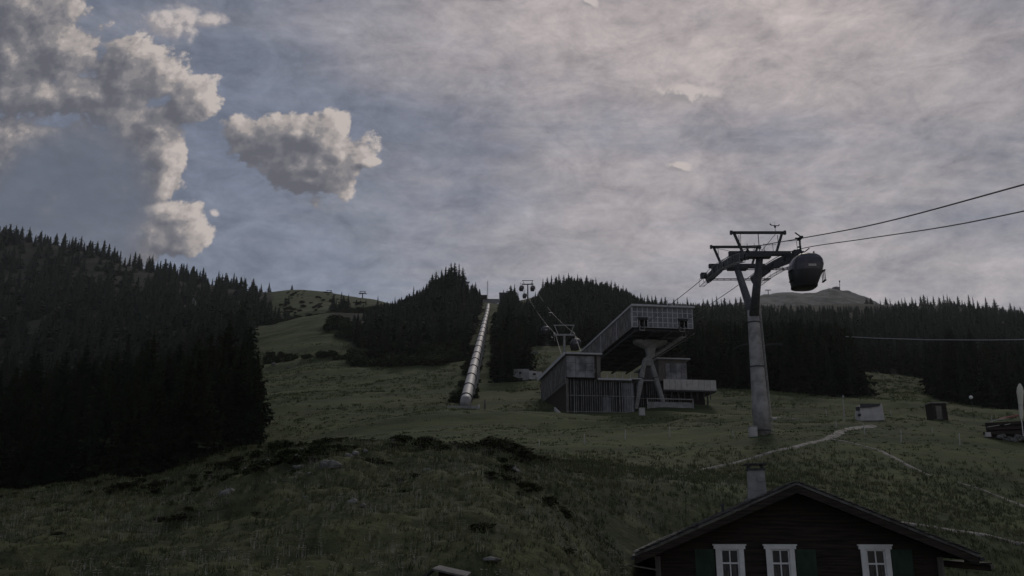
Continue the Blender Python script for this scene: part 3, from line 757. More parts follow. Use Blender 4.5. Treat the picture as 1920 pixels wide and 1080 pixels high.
# front rows hide the rest: keep trees whose tip is not behind larger nearer ones
occ = {}; pick = []
NIND = 300 - len(SKY)
for T in sorted(TREES, key=lambda T: T[1]):
    s = vis_score(T)
    if s < 0: continue
    px, tip = proj(T[0], T[1], T[2] + T[3]); b = int(px / 9)
    if tip < occ.get(b, 2000) - 4:
        pick.append((s, T)); occ[b] = tip
pick = [T for s, T in sorted(pick, key=lambda a: -a[0])][:NIND]
ids = set(id(T) for T in pick)
for T in cand:
    if len(pick) >= NIND: break
    if id(T) not in ids and vis_score(T) > 0: pick.append(T); ids.add(id(T))
rest = [T for T in TREES if id(T) not in ids]
# only the rightmost tall tree of the near stand can be pointed at alone
ri = random.Random(3)
def place_tree(T, label=None):
    x, y, z, h, k, zn = T
    lab, grp = ZL[zn]
    if y < 300:
        i = ri.randrange(5)
        r = thing('spruce_tree', label or lab, 'tree', (x, y, z), grp)
        a = bpy.data.objects.new('crown', NEAR[i]); b = bpy.data.objects.new('trunk', TRK)
        for o in (a, b): COL.objects.link(o); o.parent = r
        r.scale = (h, h, h)
    else:
        i = ri.randrange(6)
        r = bpy.data.objects.new('spruce_tree', MIDM[i]); COL.objects.link(r)
        tag(r, label or lab, 'tree', grp); r.location = (x, y, z)
        w = h * ri.uniform(.85, 1.15); r.scale = (w, w, h)
    r.rotation_euler = (0, 0, ri.uniform(0, 6.28))
    return r
ONES = ['first', 'second', 'third', 'fourth', 'fifth', 'sixth', 'seventh', 'eighth', 'ninth', 'tenth', 'eleventh', 'twelfth', 'thirteenth', 'fourteenth', 'fifteenth', 'sixteenth', 'seventeenth', 'eighteenth', 'nineteenth', 'twentieth']
TENS = {2: 'twenty', 3: 'thirty', 4: 'forty', 5: 'fifty', 6: 'sixty', 7: 'seventy', 8: 'eighty', 9: 'ninety'}
TTH = {3: 'thirtieth', 4: 'fortieth', 5: 'fiftieth', 6: 'sixtieth', 7: 'seventieth', 8: 'eightieth', 9: 'ninetieth'}
def ordn(i):
    i += 1
    if i <= 20: return ONES[i - 1]
    return TTH[i // 10] if i % 10 == 0 else TENS[i // 10] + '-' + ONES[i % 10 - 1]
pn_ = {}
for T in sorted(pick, key=lambda T: proj(T[0], T[1], T[2])[0]): pn_.setdefault(T[5], []).append(T)
def place_picks():
    for zn, L_ in pn_.items():
        for i, T in enumerate(L_):
            lb = {'left_near': 'tall dark spruce, ' + ordn(i) + ' from the left in the near left stand', 'left_slope': 'dark spruce, ' + ordn(i) + ' from the left behind the near left stand',
                  'right_edge': 'dark spruce, ' + ordn(i) + ' from the left at the forest edge behind the shed', 'right_near': 'dark spruce, ' + ordn(i) + ' from the left in the stand behind the big pylon'}.get(zn)
            place_tree(T, lb)
big = at(476, 600, 122)
edge = [(452, 845, 120, 15.5), (462, 850, 113, 13.0), (470, 842, 124, 15.0), (440, 850, 116, 16)]
for i, (px, py, Y, h) in enumerate(edge):
    g_ = G(px, py, Y)
    place_tree((g_.x, g_.y, g_.z - .2, h, 's', 'left_near'), ['tall spruce at the right end of the near left stand', 'shorter spruce with boughs to the ground at the meadow edge of the left stand', 'outermost spruce of the left stand, its boughs reaching over the meadow', 'tall spruce just left of the last tree of the left stand'][i])
place_picks()
by = {}
for T in SKY: by.setdefault(T[5], []).append(T)
for zn, L_ in by.items():
    L_.sort(key=lambda T: proj(T[0], T[1], T[2])[0])
    hm = sorted(T[3] for T in L_)[len(L_) // 2]
    for i, T in enumerate(L_):
        w_ = 'tall' if T[3] > hm * 1.2 else ('low' if T[3] < hm * .8 else 'black')
        place_tree(T, w_ + ' spruce, ' + ordn(i) + ' from the left ' + {'left_ridge': 'along the left skyline', 'knoll': 'on the open grassy knoll', 'mid_hill': 'against the sky on the hill left of the pipeline', 'strip': 'against the sky between mast and far pylon', 'mid_ridge': 'on the rounded hilltop behind the station', 'right_ridge': 'along the long right skyline'}[zn])

def merge_stuff(name, items, meshes, m, label, cat):
    rnd = np.random.RandomState(11); data = []
    for me in meshes:
        co = np.zeros(len(me.vertices) * 3, np.float32); me.vertices.foreach_get('co', co)
        ix = np.zeros(len(me.loops), np.int32); me.loops.foreach_get('vertex_index', ix)
        data.append((co.reshape(-1, 3), ix))
    V = []; I = []; off = 0
    for (x, y, z, sx, sz) in items:
        co, ix = data[rnd.randint(len(data))]; a = rnd.uniform(0, 6.28); c, s = math.cos(a), math.sin(a)
        p = np.empty_like(co)
        p[:, 0] = (co[:, 0] * c - co[:, 1] * s) * sx + x; p[:, 1] = (co[:, 0] * s + co[:, 1] * c) * sx + y; p[:, 2] = co[:, 2] * sz + z
        V.append(p); I.append(ix + off); off += len(co)
    V = np.concatenate(V); I = np.concatenate(I); me = bpy.data.meshes.new(name)
    me.vertices.add(len(V)); me.vertices.foreach_set('co', V.ravel())
    me.loops.add(len(I)); me.loops.foreach_set('vertex_index', I)
    me.polygons.add(len(I) // 3); me.polygons.foreach_set('loop_start', np.arange(0, len(I), 3, dtype=np.int32))
    me.update(calc_edges=True); me.materials.append(m)
    o = bpy.data.objects.new(name, me); COL.objects.link(o)
    print(name, len(items), 'items', len(I) // 3, 'tris')
    return tag(o, label, cat, kind='stuff')
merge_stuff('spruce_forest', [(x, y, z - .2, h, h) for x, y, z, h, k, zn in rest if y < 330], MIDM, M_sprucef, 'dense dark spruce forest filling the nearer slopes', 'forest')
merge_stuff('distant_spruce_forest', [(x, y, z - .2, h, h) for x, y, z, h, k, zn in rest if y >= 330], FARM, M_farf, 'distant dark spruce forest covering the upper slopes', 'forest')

# bushes: the green alder belt on the middle slopes
BU = []
rb = random.Random(9)
def belt(pts, n, r, sy=1.0, jit=8):
    for _ in range(n):
        k = rb.uniform(0, len(pts) - 1.001); i = int(k); a, b = pts[i], pts[i + 1]; u = k - i
        px, Y = a[0] + (b[0] - a[0]) * u, a[1] + (b[1] - a[1]) * u + rb.uniform(-jit, jit)
        t = (px - 960) / F * 1.0; g = G(px, 650, Y); s = rb.uniform(*r)
        BU.append((g.x, g.y, g.z - .2, s, s * rb.uniform(.7, 1.0) * sy))
belt([(503, 312), (560, 308), (620, 305), (665, 300)], 34, (2.6, 4.2), .75, 4)
belt([(660, 300), (700, 288), (760, 284), (825, 282), (868, 300)], 70, (4, 7.5), .9, 12)
belt([(615, 362), (650, 350), (700, 330), (800, 320), (880, 330)], 60, (4, 7), .9, 14)
belt([(505, 455), (540, 470), (580, 490), (600, 500)], 46, (4, 7), .8, 30)
belt([(612, 528), (640, 524), (662, 522)], 16, (3, 5), .7, 8)
belt([(862, 178), (868, 210), (876, 250), (885, 290), (892, 330)], 46, (2, 3.4), .8, 6)
belt([(925, 240), (930, 300), (932, 360), (930, 420)], 40, (2, 4), .8, 10)
belt([(938, 236), (960, 234), (985, 236)], 16, (2.5, 4.5), .8, 3)
belt([(520, 590), (560, 575), (620, 560), (690, 540)], 70, (1.5, 4), .7, 55)
belt([(530, 640), (600, 640), (650, 600)], 30, (1.2, 2.6), .7, 30)
belt([(886, 180), (893, 230), (902, 300), (910, 380)], 46, (1.4, 2.6), .8, 6)
belt([(640, 520), (690, 470), (720, 420)], 30, (4, 7), .8, 20)
belt([(60, 700), (200, 660), (350, 600), (450, 560)], 50, (5, 9), .7, 60)
merge_stuff('alder_bushes', BU, BUSH, M_bushf, 'rounded dark green bushes between meadow and forest', 'bushes')

# ------------------------------------------------------------------ foreground ground cover
def scatter(n, x0, x1, y0, y1, seed, fn):
    r = np.random.RandomState(seed); y = np.sqrt(r.uniform(y0 ** 2, y1 ** 2, n)); tt = r.uniform(x0, x1, n); x = tt * y
    k = fn(x, y, r); return x[k], y[k]
def tuft_mesh(seed, n, h, spread, w):
    r = random.Random(seed); v = []; f = []
    for _ in range(n):
        a = r.uniform(0, 6.28); d = r.uniform(0, spread); bx, by = d * math.cos(a), d * math.sin(a)
        a2 = r.uniform(0, 6.28); tip = (bx + r.uniform(-.5, .5) * h, by + r.uniform(-.5, .5) * h, h * r.uniform(.5, 1.1)); i = len(v)
        v += [(bx - w * math.cos(a2), by - w * math.sin(a2), -.03), (bx + w * math.cos(a2), by + w * math.sin(a2), -.03), tip]; f.append((i, i + 1, i + 2))
    me = bpy.data.meshes.new('tuft'); me.from_pydata(v, [], f); return me
M_grass = mat('grass_blades', (.125, .135, .066), (.070, .082, .040), .5, .9, coords='World', spec=.1)
M_grassm = mat('meadow_blades', (.140, .160, .070), (.085, .105, .045), .06, .9, coords='World', spec=.1)
M_gold = mat('dry_grass', (.24, .22, .13), (.16, .145, .085), .5, .9, coords='World', spec=.1)
x, y = scatter(60000, -.62, .62, 21, 92, 1, lambda x, y, r: ~((x > 4.6) & (x < 17.5) & (y > 31.5) & (y < 45)) & (r.rand(x.size) < np.clip((95 - y) / 35, 0, 1) * np.where(x > .12 * y, .45, 1)))
z = H(x, y); r_ = np.random.RandomState(2).uniform(.7, 1.5, x.size) * np.clip(y / 45, .7, 1.6)
merge_stuff('grass_tufts', list(zip(x, y, z, r_, r_ * .8)), [tuft_mesh(k, 7, .22, .16, .022) for k in range(4)], M_grass, 'rough tufts of grass on the near hump', 'grass')
x, y = scatter(9000, -.62, .62, 24, 78, 4, lambda x, y, r: (fbm(x / 6, y / 5, 3, 81) > .05) & ~((x > 4.6) & (x < 17.5) & (y > 31.5) & (y < 45)))
z = H(x, y); r_ = np.random.RandomState(3).uniform(.8, 1.4, x.size)
merge_stuff('dry_grass', list(zip(x, y, z, r_, r_)), [tuft_mesh(20 + k, 5, .26, .12, .016) for k in range(3)], M_gold, 'pale dry grass stalks scattered over the hump', 'grass')
heathm = [bush_mesh('heath_clump', 90 + k, 150, M_heathf, .55, .11) for k in range(3)]
def hmask(x, y, r):
    n = fbm(x / 4.5, y / 2.6, 5, 91, .7); e = np.clip((y - 30) / 25, 0, 1)
    rk = np.exp(-(((x / y) + .27) / .13) ** 2 - ((y - 50) / 9) ** 2)
    return (n > .34 - .30 * e - .42 * rk + .50 * r.rand(x.size)) & (x + 3 * r.rand(x.size) < 2.5) & (x > -34) & ~((x > 4.6) & (y > 31.5) & (y < 45))
x, y = scatter(26000, -.6, .30, 28, 70, 5, hmask)
z = H(x, y); r_ = np.random.RandomState(6).gamma(3, .13, x.size).clip(.15, .9)
merge_stuff('heath_shrubs', list(zip(x, y, z - .05, r_, r_ * .8)), heathm, M_heathf, 'low dark alpine shrubs over the rocky hump', 'shrubs')
# crest shrubs seen dark against the meadow behind
cr_ = []
for _ in range(120):
    px = random.choice([random.uniform(470, 960), random.uniform(700, 980), random.gauss(950, 26)])
    g = G(px, 850, random.uniform(53, 59)); s = random.uniform(.6, 1.25) * (1.3 if abs(px - 955) < 40 else 1)
    cr_.append((g.x, g.y, g.z - .1, s, s * .8))
merge_stuff('crest_shrubs', cr_, [bush_mesh('crest_bush', 97 + k, 260, M_heathf, .7, .1) for k in range(3)], M_heathf, 'dark juniper scrub along the crest of the hump', 'shrubs')
# tussocks over the middle meadow
x, y = scatter(90000, -.50, .60, 78, 330, 14, lambda x, y, r: (fbm(x / 18, (y - .28 * x) / 6, 4, 95) > -.30 + .9 * r.rand(x.size)))
z = H(x, y); px_ = ground_px(x, y, z); k_ = np.ones(x.size, bool)
for zz_ in ZONES.values(): k_ &= ~in_poly(px_, y, zz_)
k_ &= ~((px_ > 1030) & (px_ < 1350) & (y > 154)) & ~((px_ > 855) & (px_ < 930) & (y > 160))
x, y, z = x[k_], y[k_], z[k_]; r_ = np.random.RandomState(8).gamma(3, .36, x.size).clip(.4, 2.2) * np.clip(y / 140, .6, 1.6)
merge_stuff('meadow_tussocks', list(zip(x, y, z, r_, r_ * .55)), [tuft_mesh(60 + k, 9, .28, .34, .06) for k in range(4)], M_grassm, 'tussocky grass over the middle meadow', 'grass')
# wild flowers
M_flow = mat('pale_petals', (.50, .49, .42), (.42, .36, .36), 3, .8, coords='World')
fm = []
for k in range(2):
    r = random.Random(k); v = []; f = []
    for j in range(4):
        cx, cy, cz = r.uniform(-.12, .12), r.uniform(-.12, .12), r.uniform(.16, .3)
        for a in range(5):
            i = len(v); t0 = a * 1.257; v += [(cx, cy, cz), (cx + .03 * math.cos(t0), cy + .03 * math.sin(t0), cz + .006), (cx + .03 * math.cos(t0 + 1), cy + .03 * math.sin(t0 + 1), cz + .006)]; f.append((i, i + 1, i + 2))
        i = len(v); v += [(cx - .004, cy, 0), (cx + .004, cy, 0), (cx, cy, cz)]; f.append((i, i + 1, i + 2))
    me = bpy.data.meshes.new('flower'); me.from_pydata(v, [], f); fm.append(me)
x, y = scatter(3600, -.6, .3, 24, 62, 7, lambda x, y, r: (fbm(x / 5, y / 5, 2, 99) > -.05) & ~((x > 4.6) & (y > 31.5) & (y < 45)))
z = H(x, y); merge_stuff('wild_flowers', list(zip(x, y, z, np.full(x.size, 1.25), np.full(x.size, 1.25))), fm, M_flow, 'small pale wild flowers dotted over the near meadow', 'flowers')

# stones breaking through the turf of the hump
sm_ = []
for k in range(4):
    r = random.Random(200 + k); b_ = MB(); b_.loft([[(q_ * (1 + r.uniform(-.3, .3)) * math.cos(i * 1.047 + k), .7 * q_ * (1 + r.uniform(-.3, .3)) * math.sin(i * 1.047 + k), zz_) for i in range(6)] for q_, zz_ in ((.5, -.2), (.5, .1), (.38, .28), (.12, .36))])
    me = bpy.data.meshes.new('stone'); me.from_pydata(b_.v, [], [f for fc in b_.f for f in ([fc] if len(fc) == 3 else [(fc[0], fc[j], fc[j + 1]) for j in range(1, len(fc) - 1)])]); sm_.append(me)
x, y = scatter(900, -.42, -.02, 34, 60, 33, lambda x, y, r: (np.exp(-(((x / y) + .24) / .14) ** 2) * (fbm(x / 3, y / 2, 3, 133) + .4) > .42 + .3 * r.rand(x.size)))
z = H(x, y); r_ = np.random.RandomState(9).gamma(2, .14, x.size).clip(.12, .8)
merge_stuff('scattered_stones', list(zip(x, y, z, r_, r_ * .8)), sm_, M_rock, 'small grey stones breaking through the turf of the hump', 'stones')
# boulders
def rock(name, px, py, Y0, Y1, size, label, seed, group=None):
    r = random.Random(seed); Y = findY(px, py, Y0, Y1); g = G(px, py, Y)
    bm = MB(); n = 9; rings = []
    sx, sy, sz = (v_ * (.72 if Y < 100 else 1) for v_ in size)
    for k in range(6):
        u = k / 5; rr = (1 - max(0, (u - .15) / .85) ** 3.2) * (.92 if u else .8) + .02; ring = []
        for i in range(n):
            a = 6.283 * i / n; q_ = rr * (1 + r.uniform(-.14, .14) + .22 * math.sin(i * 1.7 + seed))
            ring.append((g.x + sx / 2 * q_ * math.cos(a), g.y + sy / 2 * q_ * math.sin(a), g.z - .25 * sz + sz * u * (1 + r.uniform(-.06, .06)) + (.10 + .03 * (seed % 4)) * sz * math.cos(a + seed)))
        rings.append(ring)
    bm.loft(rings); o = bm.build(name, M_rock)
    return tag(o, label, 'rock', group)
rock('boulder', 620, 906, 40, 60, (1.15, .8, .55), 'flat pale boulder in the middle of the near hump', 1)
rock('boulder', 605, 898, 40, 60, (.55, .5, .6), 'small upright stone beside the flat pale boulder', 2)
rock('boulder', 965, 885, 40, 60, (.95, .7, .6), 'grey boulder under the dark scrub on the crest', 3)
rock('boulder', 900, 891, 40, 60, (.45, .4, .3), 'small brownish stone left of the grey crest boulder', 4)
rock('boulder', 800, 883, 40, 60, (.7, .5, .3), 'low pale stone just below the crest', 5)
rock('boulder', 660, 943, 30, 55, (.65, .45, .28), 'pale stone low on the slope of the hump', 6)
rock('boulder', 680, 950, 30, 55, (.35, .3, .2), 'pebbly little stone right of the pale slope stone', 7)
rock('boulder', 920, 1050, 22, 40, (.75, .4, .2), 'flat pale stone right of the little hut roof', 8)
rock('boulder', 645, 876, 45, 60, (.9, .5, .35), 'broken reddish rock ledge above the flat boulder', 9)
rock('boulder', 1165, 940, 30, 56, (.5, .4, .35), 'grey stone on the right flank of the hump', 10)
rock('boulder', 430, 925, 40, 65, (.8, .5, .3), 'dull stone on the left flank of the hump', 11)
rock('rock_outcrop', 359, 588, 480, 700, (6, 5, 13), 'bright bare rock outcrop in the left forest', 12)
rock('rock_outcrop', 345, 528, 700, 820, (9, 6, 12), 'yellowish rock patch high in the left forest', 13)
rock('boulder', 513, 682, 240, 300, (2.0, 1.4, 1.2), 'white stone on the slope below the dark bush belt', 14)
rock('boulder', 541, 690, 240, 300, (1.5, 1, .8), 'smaller stone right of the white stone below the bush belt', 15)

exec_objects = True
# ------------------------------------------------------------------ station building
A8 = R(8.0)
UX, UY = math.cos(A8), math.sin(A8)
SO = at(1185, 573, 159)
def sp_(u, v, z): return Vector((SO.x + u * UX - v * UY, SO.y + u * UY + v * UX, z))
SM = Matrix((Vector((UX, UY, 0)), Vector((-UY, UX, 0)), Vector((0, 0, 1)))).transposed()
def sbox(m, u0, u1, v0, v1, z0, z1): m.box(sp_((u0 + u1) / 2, (v0 + v1) / 2, (z0 + z1) / 2), (u1 - u0, v1 - v0, z1 - z0), SM); return m
zg = 19.0
st_ = thing('lift_station', 'timber and glass lift station with a raised hall on a forked concrete leg', 'building', tuple(sp_(0, 2, zg)))
ZT, ZB = 40.55, 36.7; WH = 11.5
# raised hall
m = MB(); sbox(m, -.25, WH + .35, -.6, 46, ZT, ZT + .35); m.build('hall_roof', M_mull, st_)
m = MB(); sbox(m, .2, WH - .2, .5, 45.5, ZB - .05, ZB + .3)
for k in range(10): sbox(m, .5, WH - .5, 1 + k * 4.6, 1.4 + k * 4.6, ZB - .45, ZB - .05)
for u in (.7, 4.2, 7.4, WH - .7): sbox(m, u - .18, u + .18, .6, 45, ZB - .75, ZB - .45)
m.build('hall_floor', M_dark, st_)
m = MB(); sbox(m, -.02, .12, .1, 45.4, ZB - .1, ZT)
m.build('side_wall', M_wood, st_); m = MB()
for k in range(60): sbox(m, -.09, -.02, .2 + k * .75, .36 + k * .75, ZB - .1, ZT)
m.build('side_slats', M_slat, st_)
m = MB(); sbox(m, WH - .12, WH + .02, .1, 45.4, ZB - .1, ZT)
m.build('side_wall', M_wood, st_); m = MB()
for k in range(60): sbox(m, WH + .02, WH + .09, .2 + k * .75, .36 + k * .75, ZB - .1, ZT)
m.build('side_slats', M_slat, st_)
m = MB()
sbox(m, -.2, -.1, .05, .33, ZB - .1, ZT)
m.build('corner_strip', M_mull, st_)
for v in (11, 24):
    m = MB(); sbox(m, -.2, -.1, v, v + .22, ZB - .1, ZT); m.build('corner_strip', M_mull, st_)
# glazed front with two openings for the ropes
cols = 12; rows = 4; cw = WH / cols; rh = (ZT - ZB) / rows
openc = {(1, 0), (1, 1), (2, 0), (2, 1), (9, 0), (9, 1), (10, 0), (10, 1)}
pn = MB(); fr = MB()
for c in range(cols):
    for r in range(rows):
        if (c, r) in openc: continue
        pn.box(sp_(c * cw + cw / 2, .06, ZB + r * rh + rh / 2), (cw - .1, .04, rh - .1), SM)
for c in range(cols + 1):
    z0 = ZB + (2 * rh if c in (2, 10) else 0)
    sbox(fr, c * cw - .07, c * cw + .07, -.04, .10, z0, ZT)
for r in range(rows + 1):
    z = ZB + r * rh
    if r < 2:
        for a, b in ((0, 1), (3, 9), (11, 12)): sbox(fr, a * cw, b * cw, 0, .09, z - .05, z + .05)
    else: sbox(fr, 0, WH, 0, .09, z - .05, z + .05)
pn.build('glass_front', M_poly, st_); fr.build('front_mullions', M_mull, st_)
m = MB()
for u0 in (1 * cw, 9 * cw):
    sbox(m, u0 - .02, u0 + 2 * cw + .02, -.12, 0.3, ZB + 2 * rh - .5, ZB + 2 * rh - .05)
    sbox(m, u0 + .05, u0 + 2 * cw - .05, 2.5, 2.6, ZB, ZB + 2 * rh)  # dark sheet added inside the opening, painting the shade of its depth
m.build('rope_opening', M_rubber_shade, st_)
# rope guide frames reaching out of the openings
for u0 in (1.5 * cw, 9.5 * cw):
    m = MB(); 
    for du in (0, .9):
        m.bar(sp_(u0 + du, 2.2, ZB + 1.4), sp_(u0 + du - .3, -1.3, ZB - .3), .14); m.bar(sp_(u0 + du, .4, ZB - .5), sp_(u0 + du, .4, ZB + 1.5), .12)
    m.bar(sp_(u0, -1.2, ZB - .3), sp_(u0 + .9, -1.2, ZB - .3), .12); m.bar(sp_(u0, .4, ZB - .5), sp_(u0 + .9, .4, ZB - .5), .14)
    m.build('rope_guide', M_steel, st_)
# stair along the right lower edge
m = MB()
for k in range(30):
    sbox(m, WH - 2.2, WH - 1.2, 1 + k * .85, 1.35 + k * .85, ZB - 1.5, ZB - 1.35)
m.bar(sp_(WH - 1.1, .5, ZB - 1.2), sp_(WH - 1.1, 27, ZB - 1.2), .1); m.bar(sp_(WH + .1, 0, ZB - .95), sp_(WH + .1, 27, ZB - .95), .14)
for k in range(14): m.bar(sp_(WH - 1.1, 1 + 2 * k, ZB - 1.5), sp_(WH - 1.1, 1 + 2 * k, ZB - .4), .07)
m.build('service_catwalk', M_steel, st_)
# forked leg
fork = MB(); TOPF = sp_(5.9, 9, ZB - .6); MIDF = at(1214, 672, 168.5)
def rr_ring(c, hx, hy, n=12):
    return [c + SM @ Vector((hx * math.copysign(abs(math.cos(6.283 * i / n)) ** .5, math.cos(6.283 * i / n)), hy * math.copysign(abs(math.sin(6.283 * i / n)) ** .5, math.sin(6.283 * i / n)), 0)) for i in range(n)]
fork.loft([rr_ring(TOPF, 3.4, 1.6), rr_ring(TOPF - Vector((0, 0, .55)), 3.2, 1.5), rr_ring(TOPF - Vector((0, 0, 1.5)), 1.0, .8), rr_ring(TOPF - Vector((0, 0, 3)), .72, .7), rr_ring(MIDF, .78, .7), rr_ring(MIDF - Vector((0, 0, 1.2)), 1.25, .6), rr_ring(MIDF - Vector((0, 0, 1.5)), 1.2, .5)])
fo_ = fork.build('forked_leg', M_conc, st_)
for s, foot in ((-1, at(1191, 769, 167)), (1, at(1246, 765, 168.5))):
    m = MB(); a = MIDF - Vector((0, 0, .4)) + Vector((s * .55, 0, 0)); d = foot - a
    rings = [rr_ring(a + d * u, .42 + .06 * math.sin(u * 3.1), .5) for u in (0, .35, .7, 1.0, 1.12)]
    m.loft(rings); m.build('strut', M_conc, fo_)
    m = MB(); m.tube(a + d * .36, a + d * .38, .62, .62, 12); m.build('joint_ring', M_dark, fo_)
# lower left block (upper storey)
U0 = -12.4
m = MB(); sbox(m, U0 - .5, -5.7, .6, 29, 31.45, 31.75); sbox(m, U0 - .5, U0 - .3, .6, 29, 31.1, 31.45); m.build('block_roof', M_mull, st_)
m = MB(); sbox(m, U0, -6.6, 1.4, 28, 27.2, 31.45); m.build('block_wall', M_wood, st_)
m = MB()
for k in range(36): sbox(m, U0 - .06, U0, 1.5 + k * .73, 1.62 + k * .73, 26.2, 31.4)
m.build('side_cladding', M_slat, st_)
m = MB()
for c in range(3):
    for r in range(3):
        m.box(sp_(U0 + .95 + c * 1.75, 1.32, 27.95 + r * 1.32), (1.68, .08, 1.26), SM)
m.build('front_panel', M_poly2, st_)
m = MB()
for a, b in ((-6.6, -5.9),): sbox(m, a, b, 1.5, 2.2, 27.4, 31.4)
m.bar(sp_(-6.0, 1.8, 31.2), sp_(-7.4, 1.3, 27.6), .18); m.bar(sp_(-5.9, 1.8, 27.4), sp_(-4.2, 1.5, 26.9), .15)
m.build('corner_brace', M_larch, st_)
m = MB()
zt = 26.2
m.prism([sp_(U0 + .6, 3, zg - 2), sp_(U0 + .6, 3, 27.2), sp_(U0 + .6, 26, 27.2), sp_(U0 + .6, 26, zg - 2)], SM @ Vector((.3, 0, 0)))
m.build('recessed_side_wall', M_wood, st_)
# ground storey of tall slats
m = MB(); sbox(m, U0 + .9, .6, 2.6, 27, zg - 2, 26.9); sbox(m, .6, 14.2, 13.2, 27, zg - 1, 28.8); m.build('ground_storey_wall', M_rubber_shade, st_)  # near-black colour paints the shade seen between the slats and under the hall
rn = random.Random(4); m = MB(); u = U0 + .5
while u < .4:
    w = rn.choice([.05, .05, .06, .10]); z1 = 27.1; z0 = zg - .8 + .02 * u
    sbox(m, u, u + w, 2.0, 2.12, z0, z1)
    u += rn.choice([.34, .40, .46, .62])
sbox(m, U0 + .3, .5, 2.13, 2.2, 24.1, 24.2); sbox(m, U0 + .3, .5, 2.13, 2.2, 21.2, 21.3)
m.build('slat_screen', M_slat, st_)
m = MB(); u = .9
while u < 13:
    w = rn.choice([.06, .06, .09]); sbox(m, u, u + w, 12.6, 12.72, 21.5, 28.6); u += rn.choice([.34, .42, .5, .8])
sbox(m, .8, 13, 12.73, 12.8, 25.4, 25.5)
m.build('slat_screen', M_slat, st_)
m = MB(); sbox(m, U0 + .1, U0 + .45, 1.7, 2.05, zg - 2, 27.15); m.build('corner_post', M_larch, st_)
m = MB(); sbox(m, -1.6, .3, 2.22, 2.4, zg - .6, 26.6); sbox(m, -5.5, -4.0, 2.22, 2.4, zg - .6, 23.9); m.build('screen_panel', M_poly, st_)
m = MB(); sbox(m, -6.5, -.2, 1.2, 6, 26.95, 27.25); sbox(m, -.1, 1.8, 1.8, 14, 27.3, 27.5); sbox(m, 1.9, 7.6, 11.8, 15, 28.75, 29.0)
for k in range(5): sbox(m, -6.2 + k * 1.45, -6.1 + k * 1.45, 1.5, 1.6, 27.25, 28.1)
m.build('terrace_edge', M_mull, st_)
# right block
m = MB(); sbox(m, 7.6, 14.4, 10.6, 27, 33.0, 33.25); m.build('block_roof', M_mull, st_)
m = MB(); sbox(m, 8.2, 13.9, 11.5, 26, 28.8, 33.0); m.build('block_wall', M_larch, st_)
m = MB()
for c in range(4): 
    for r in range(2): m.box(sp_(10.05 + c * 1.08, 11.42, 29.75 + r * 1.72), (1.0, .08, 1.64), SM)
m.build('front_panel', M_poly2, st_)
# balcony on the right
m = MB()
for c in range(9): m.box(sp_(8.2 + c * 1.17 + .57, 8.95, 27.7), (1.11, .08, 2.0), SM)
for c in range(4): m.box(sp_(18.75, 9.6 + c * 1.2, 27.7), (.08, 1.12, 2.0), SM)
m.build('balcony_parapet', M_plast, st_)
m = MB(); sbox(m, 8.0, 18.75, 9, 15, 26.4, 26.65)
for c in range(8): sbox(m, 8.5 + c * 1.3, 8.65 + c * 1.3, 9.4, 9.55, 25.0, 26.4)
for u in (12, 15, 18): sbox(m, u, u + .25, 12.2, 12.45, 21, 26.4)
m.build('balcony_deck', M_dark, st_)
m = MB(); sbox(m, 13.0, 18.0, 13.5, 26, 20, 26.4); m.build('rear_wall', M_wood, st_)
m = MB(); sbox(m, 4.3, 13.2, 7.2, 7.4, 21.5, 24.0); m.build('low_front_wall', M_conc, st_)
m = MB()
for u in (4.2, 13.1): sbox(m, u, u + .2, 6.9, 7.1, 21.6, 24.7)
sbox(m, 4.2, 13.3, 6.9, 7.1, 24.5, 24.65)
m.build('handrail', M_steel, st_)
m = MB()
for k in range(7): 
    c = sp_(4.6 + k * 1.15, 12.5, 25.9); m.tube(c, c - SM @ Vector((0, .05, 0)), .28, .28, 12)
m.build('round_vent', M_rubber_shade, st_)
m = MB(); a_, b_ = at(1040, 766, 161), at(1057, 783, 156); m.bar(a_, b_, .25, .5); m.bar(a_ + Vector((.1, 2, 0)), b_ + Vector((.1, 2, 0)), .2, .4)
m.build('outside_stair', M_plast, st_)

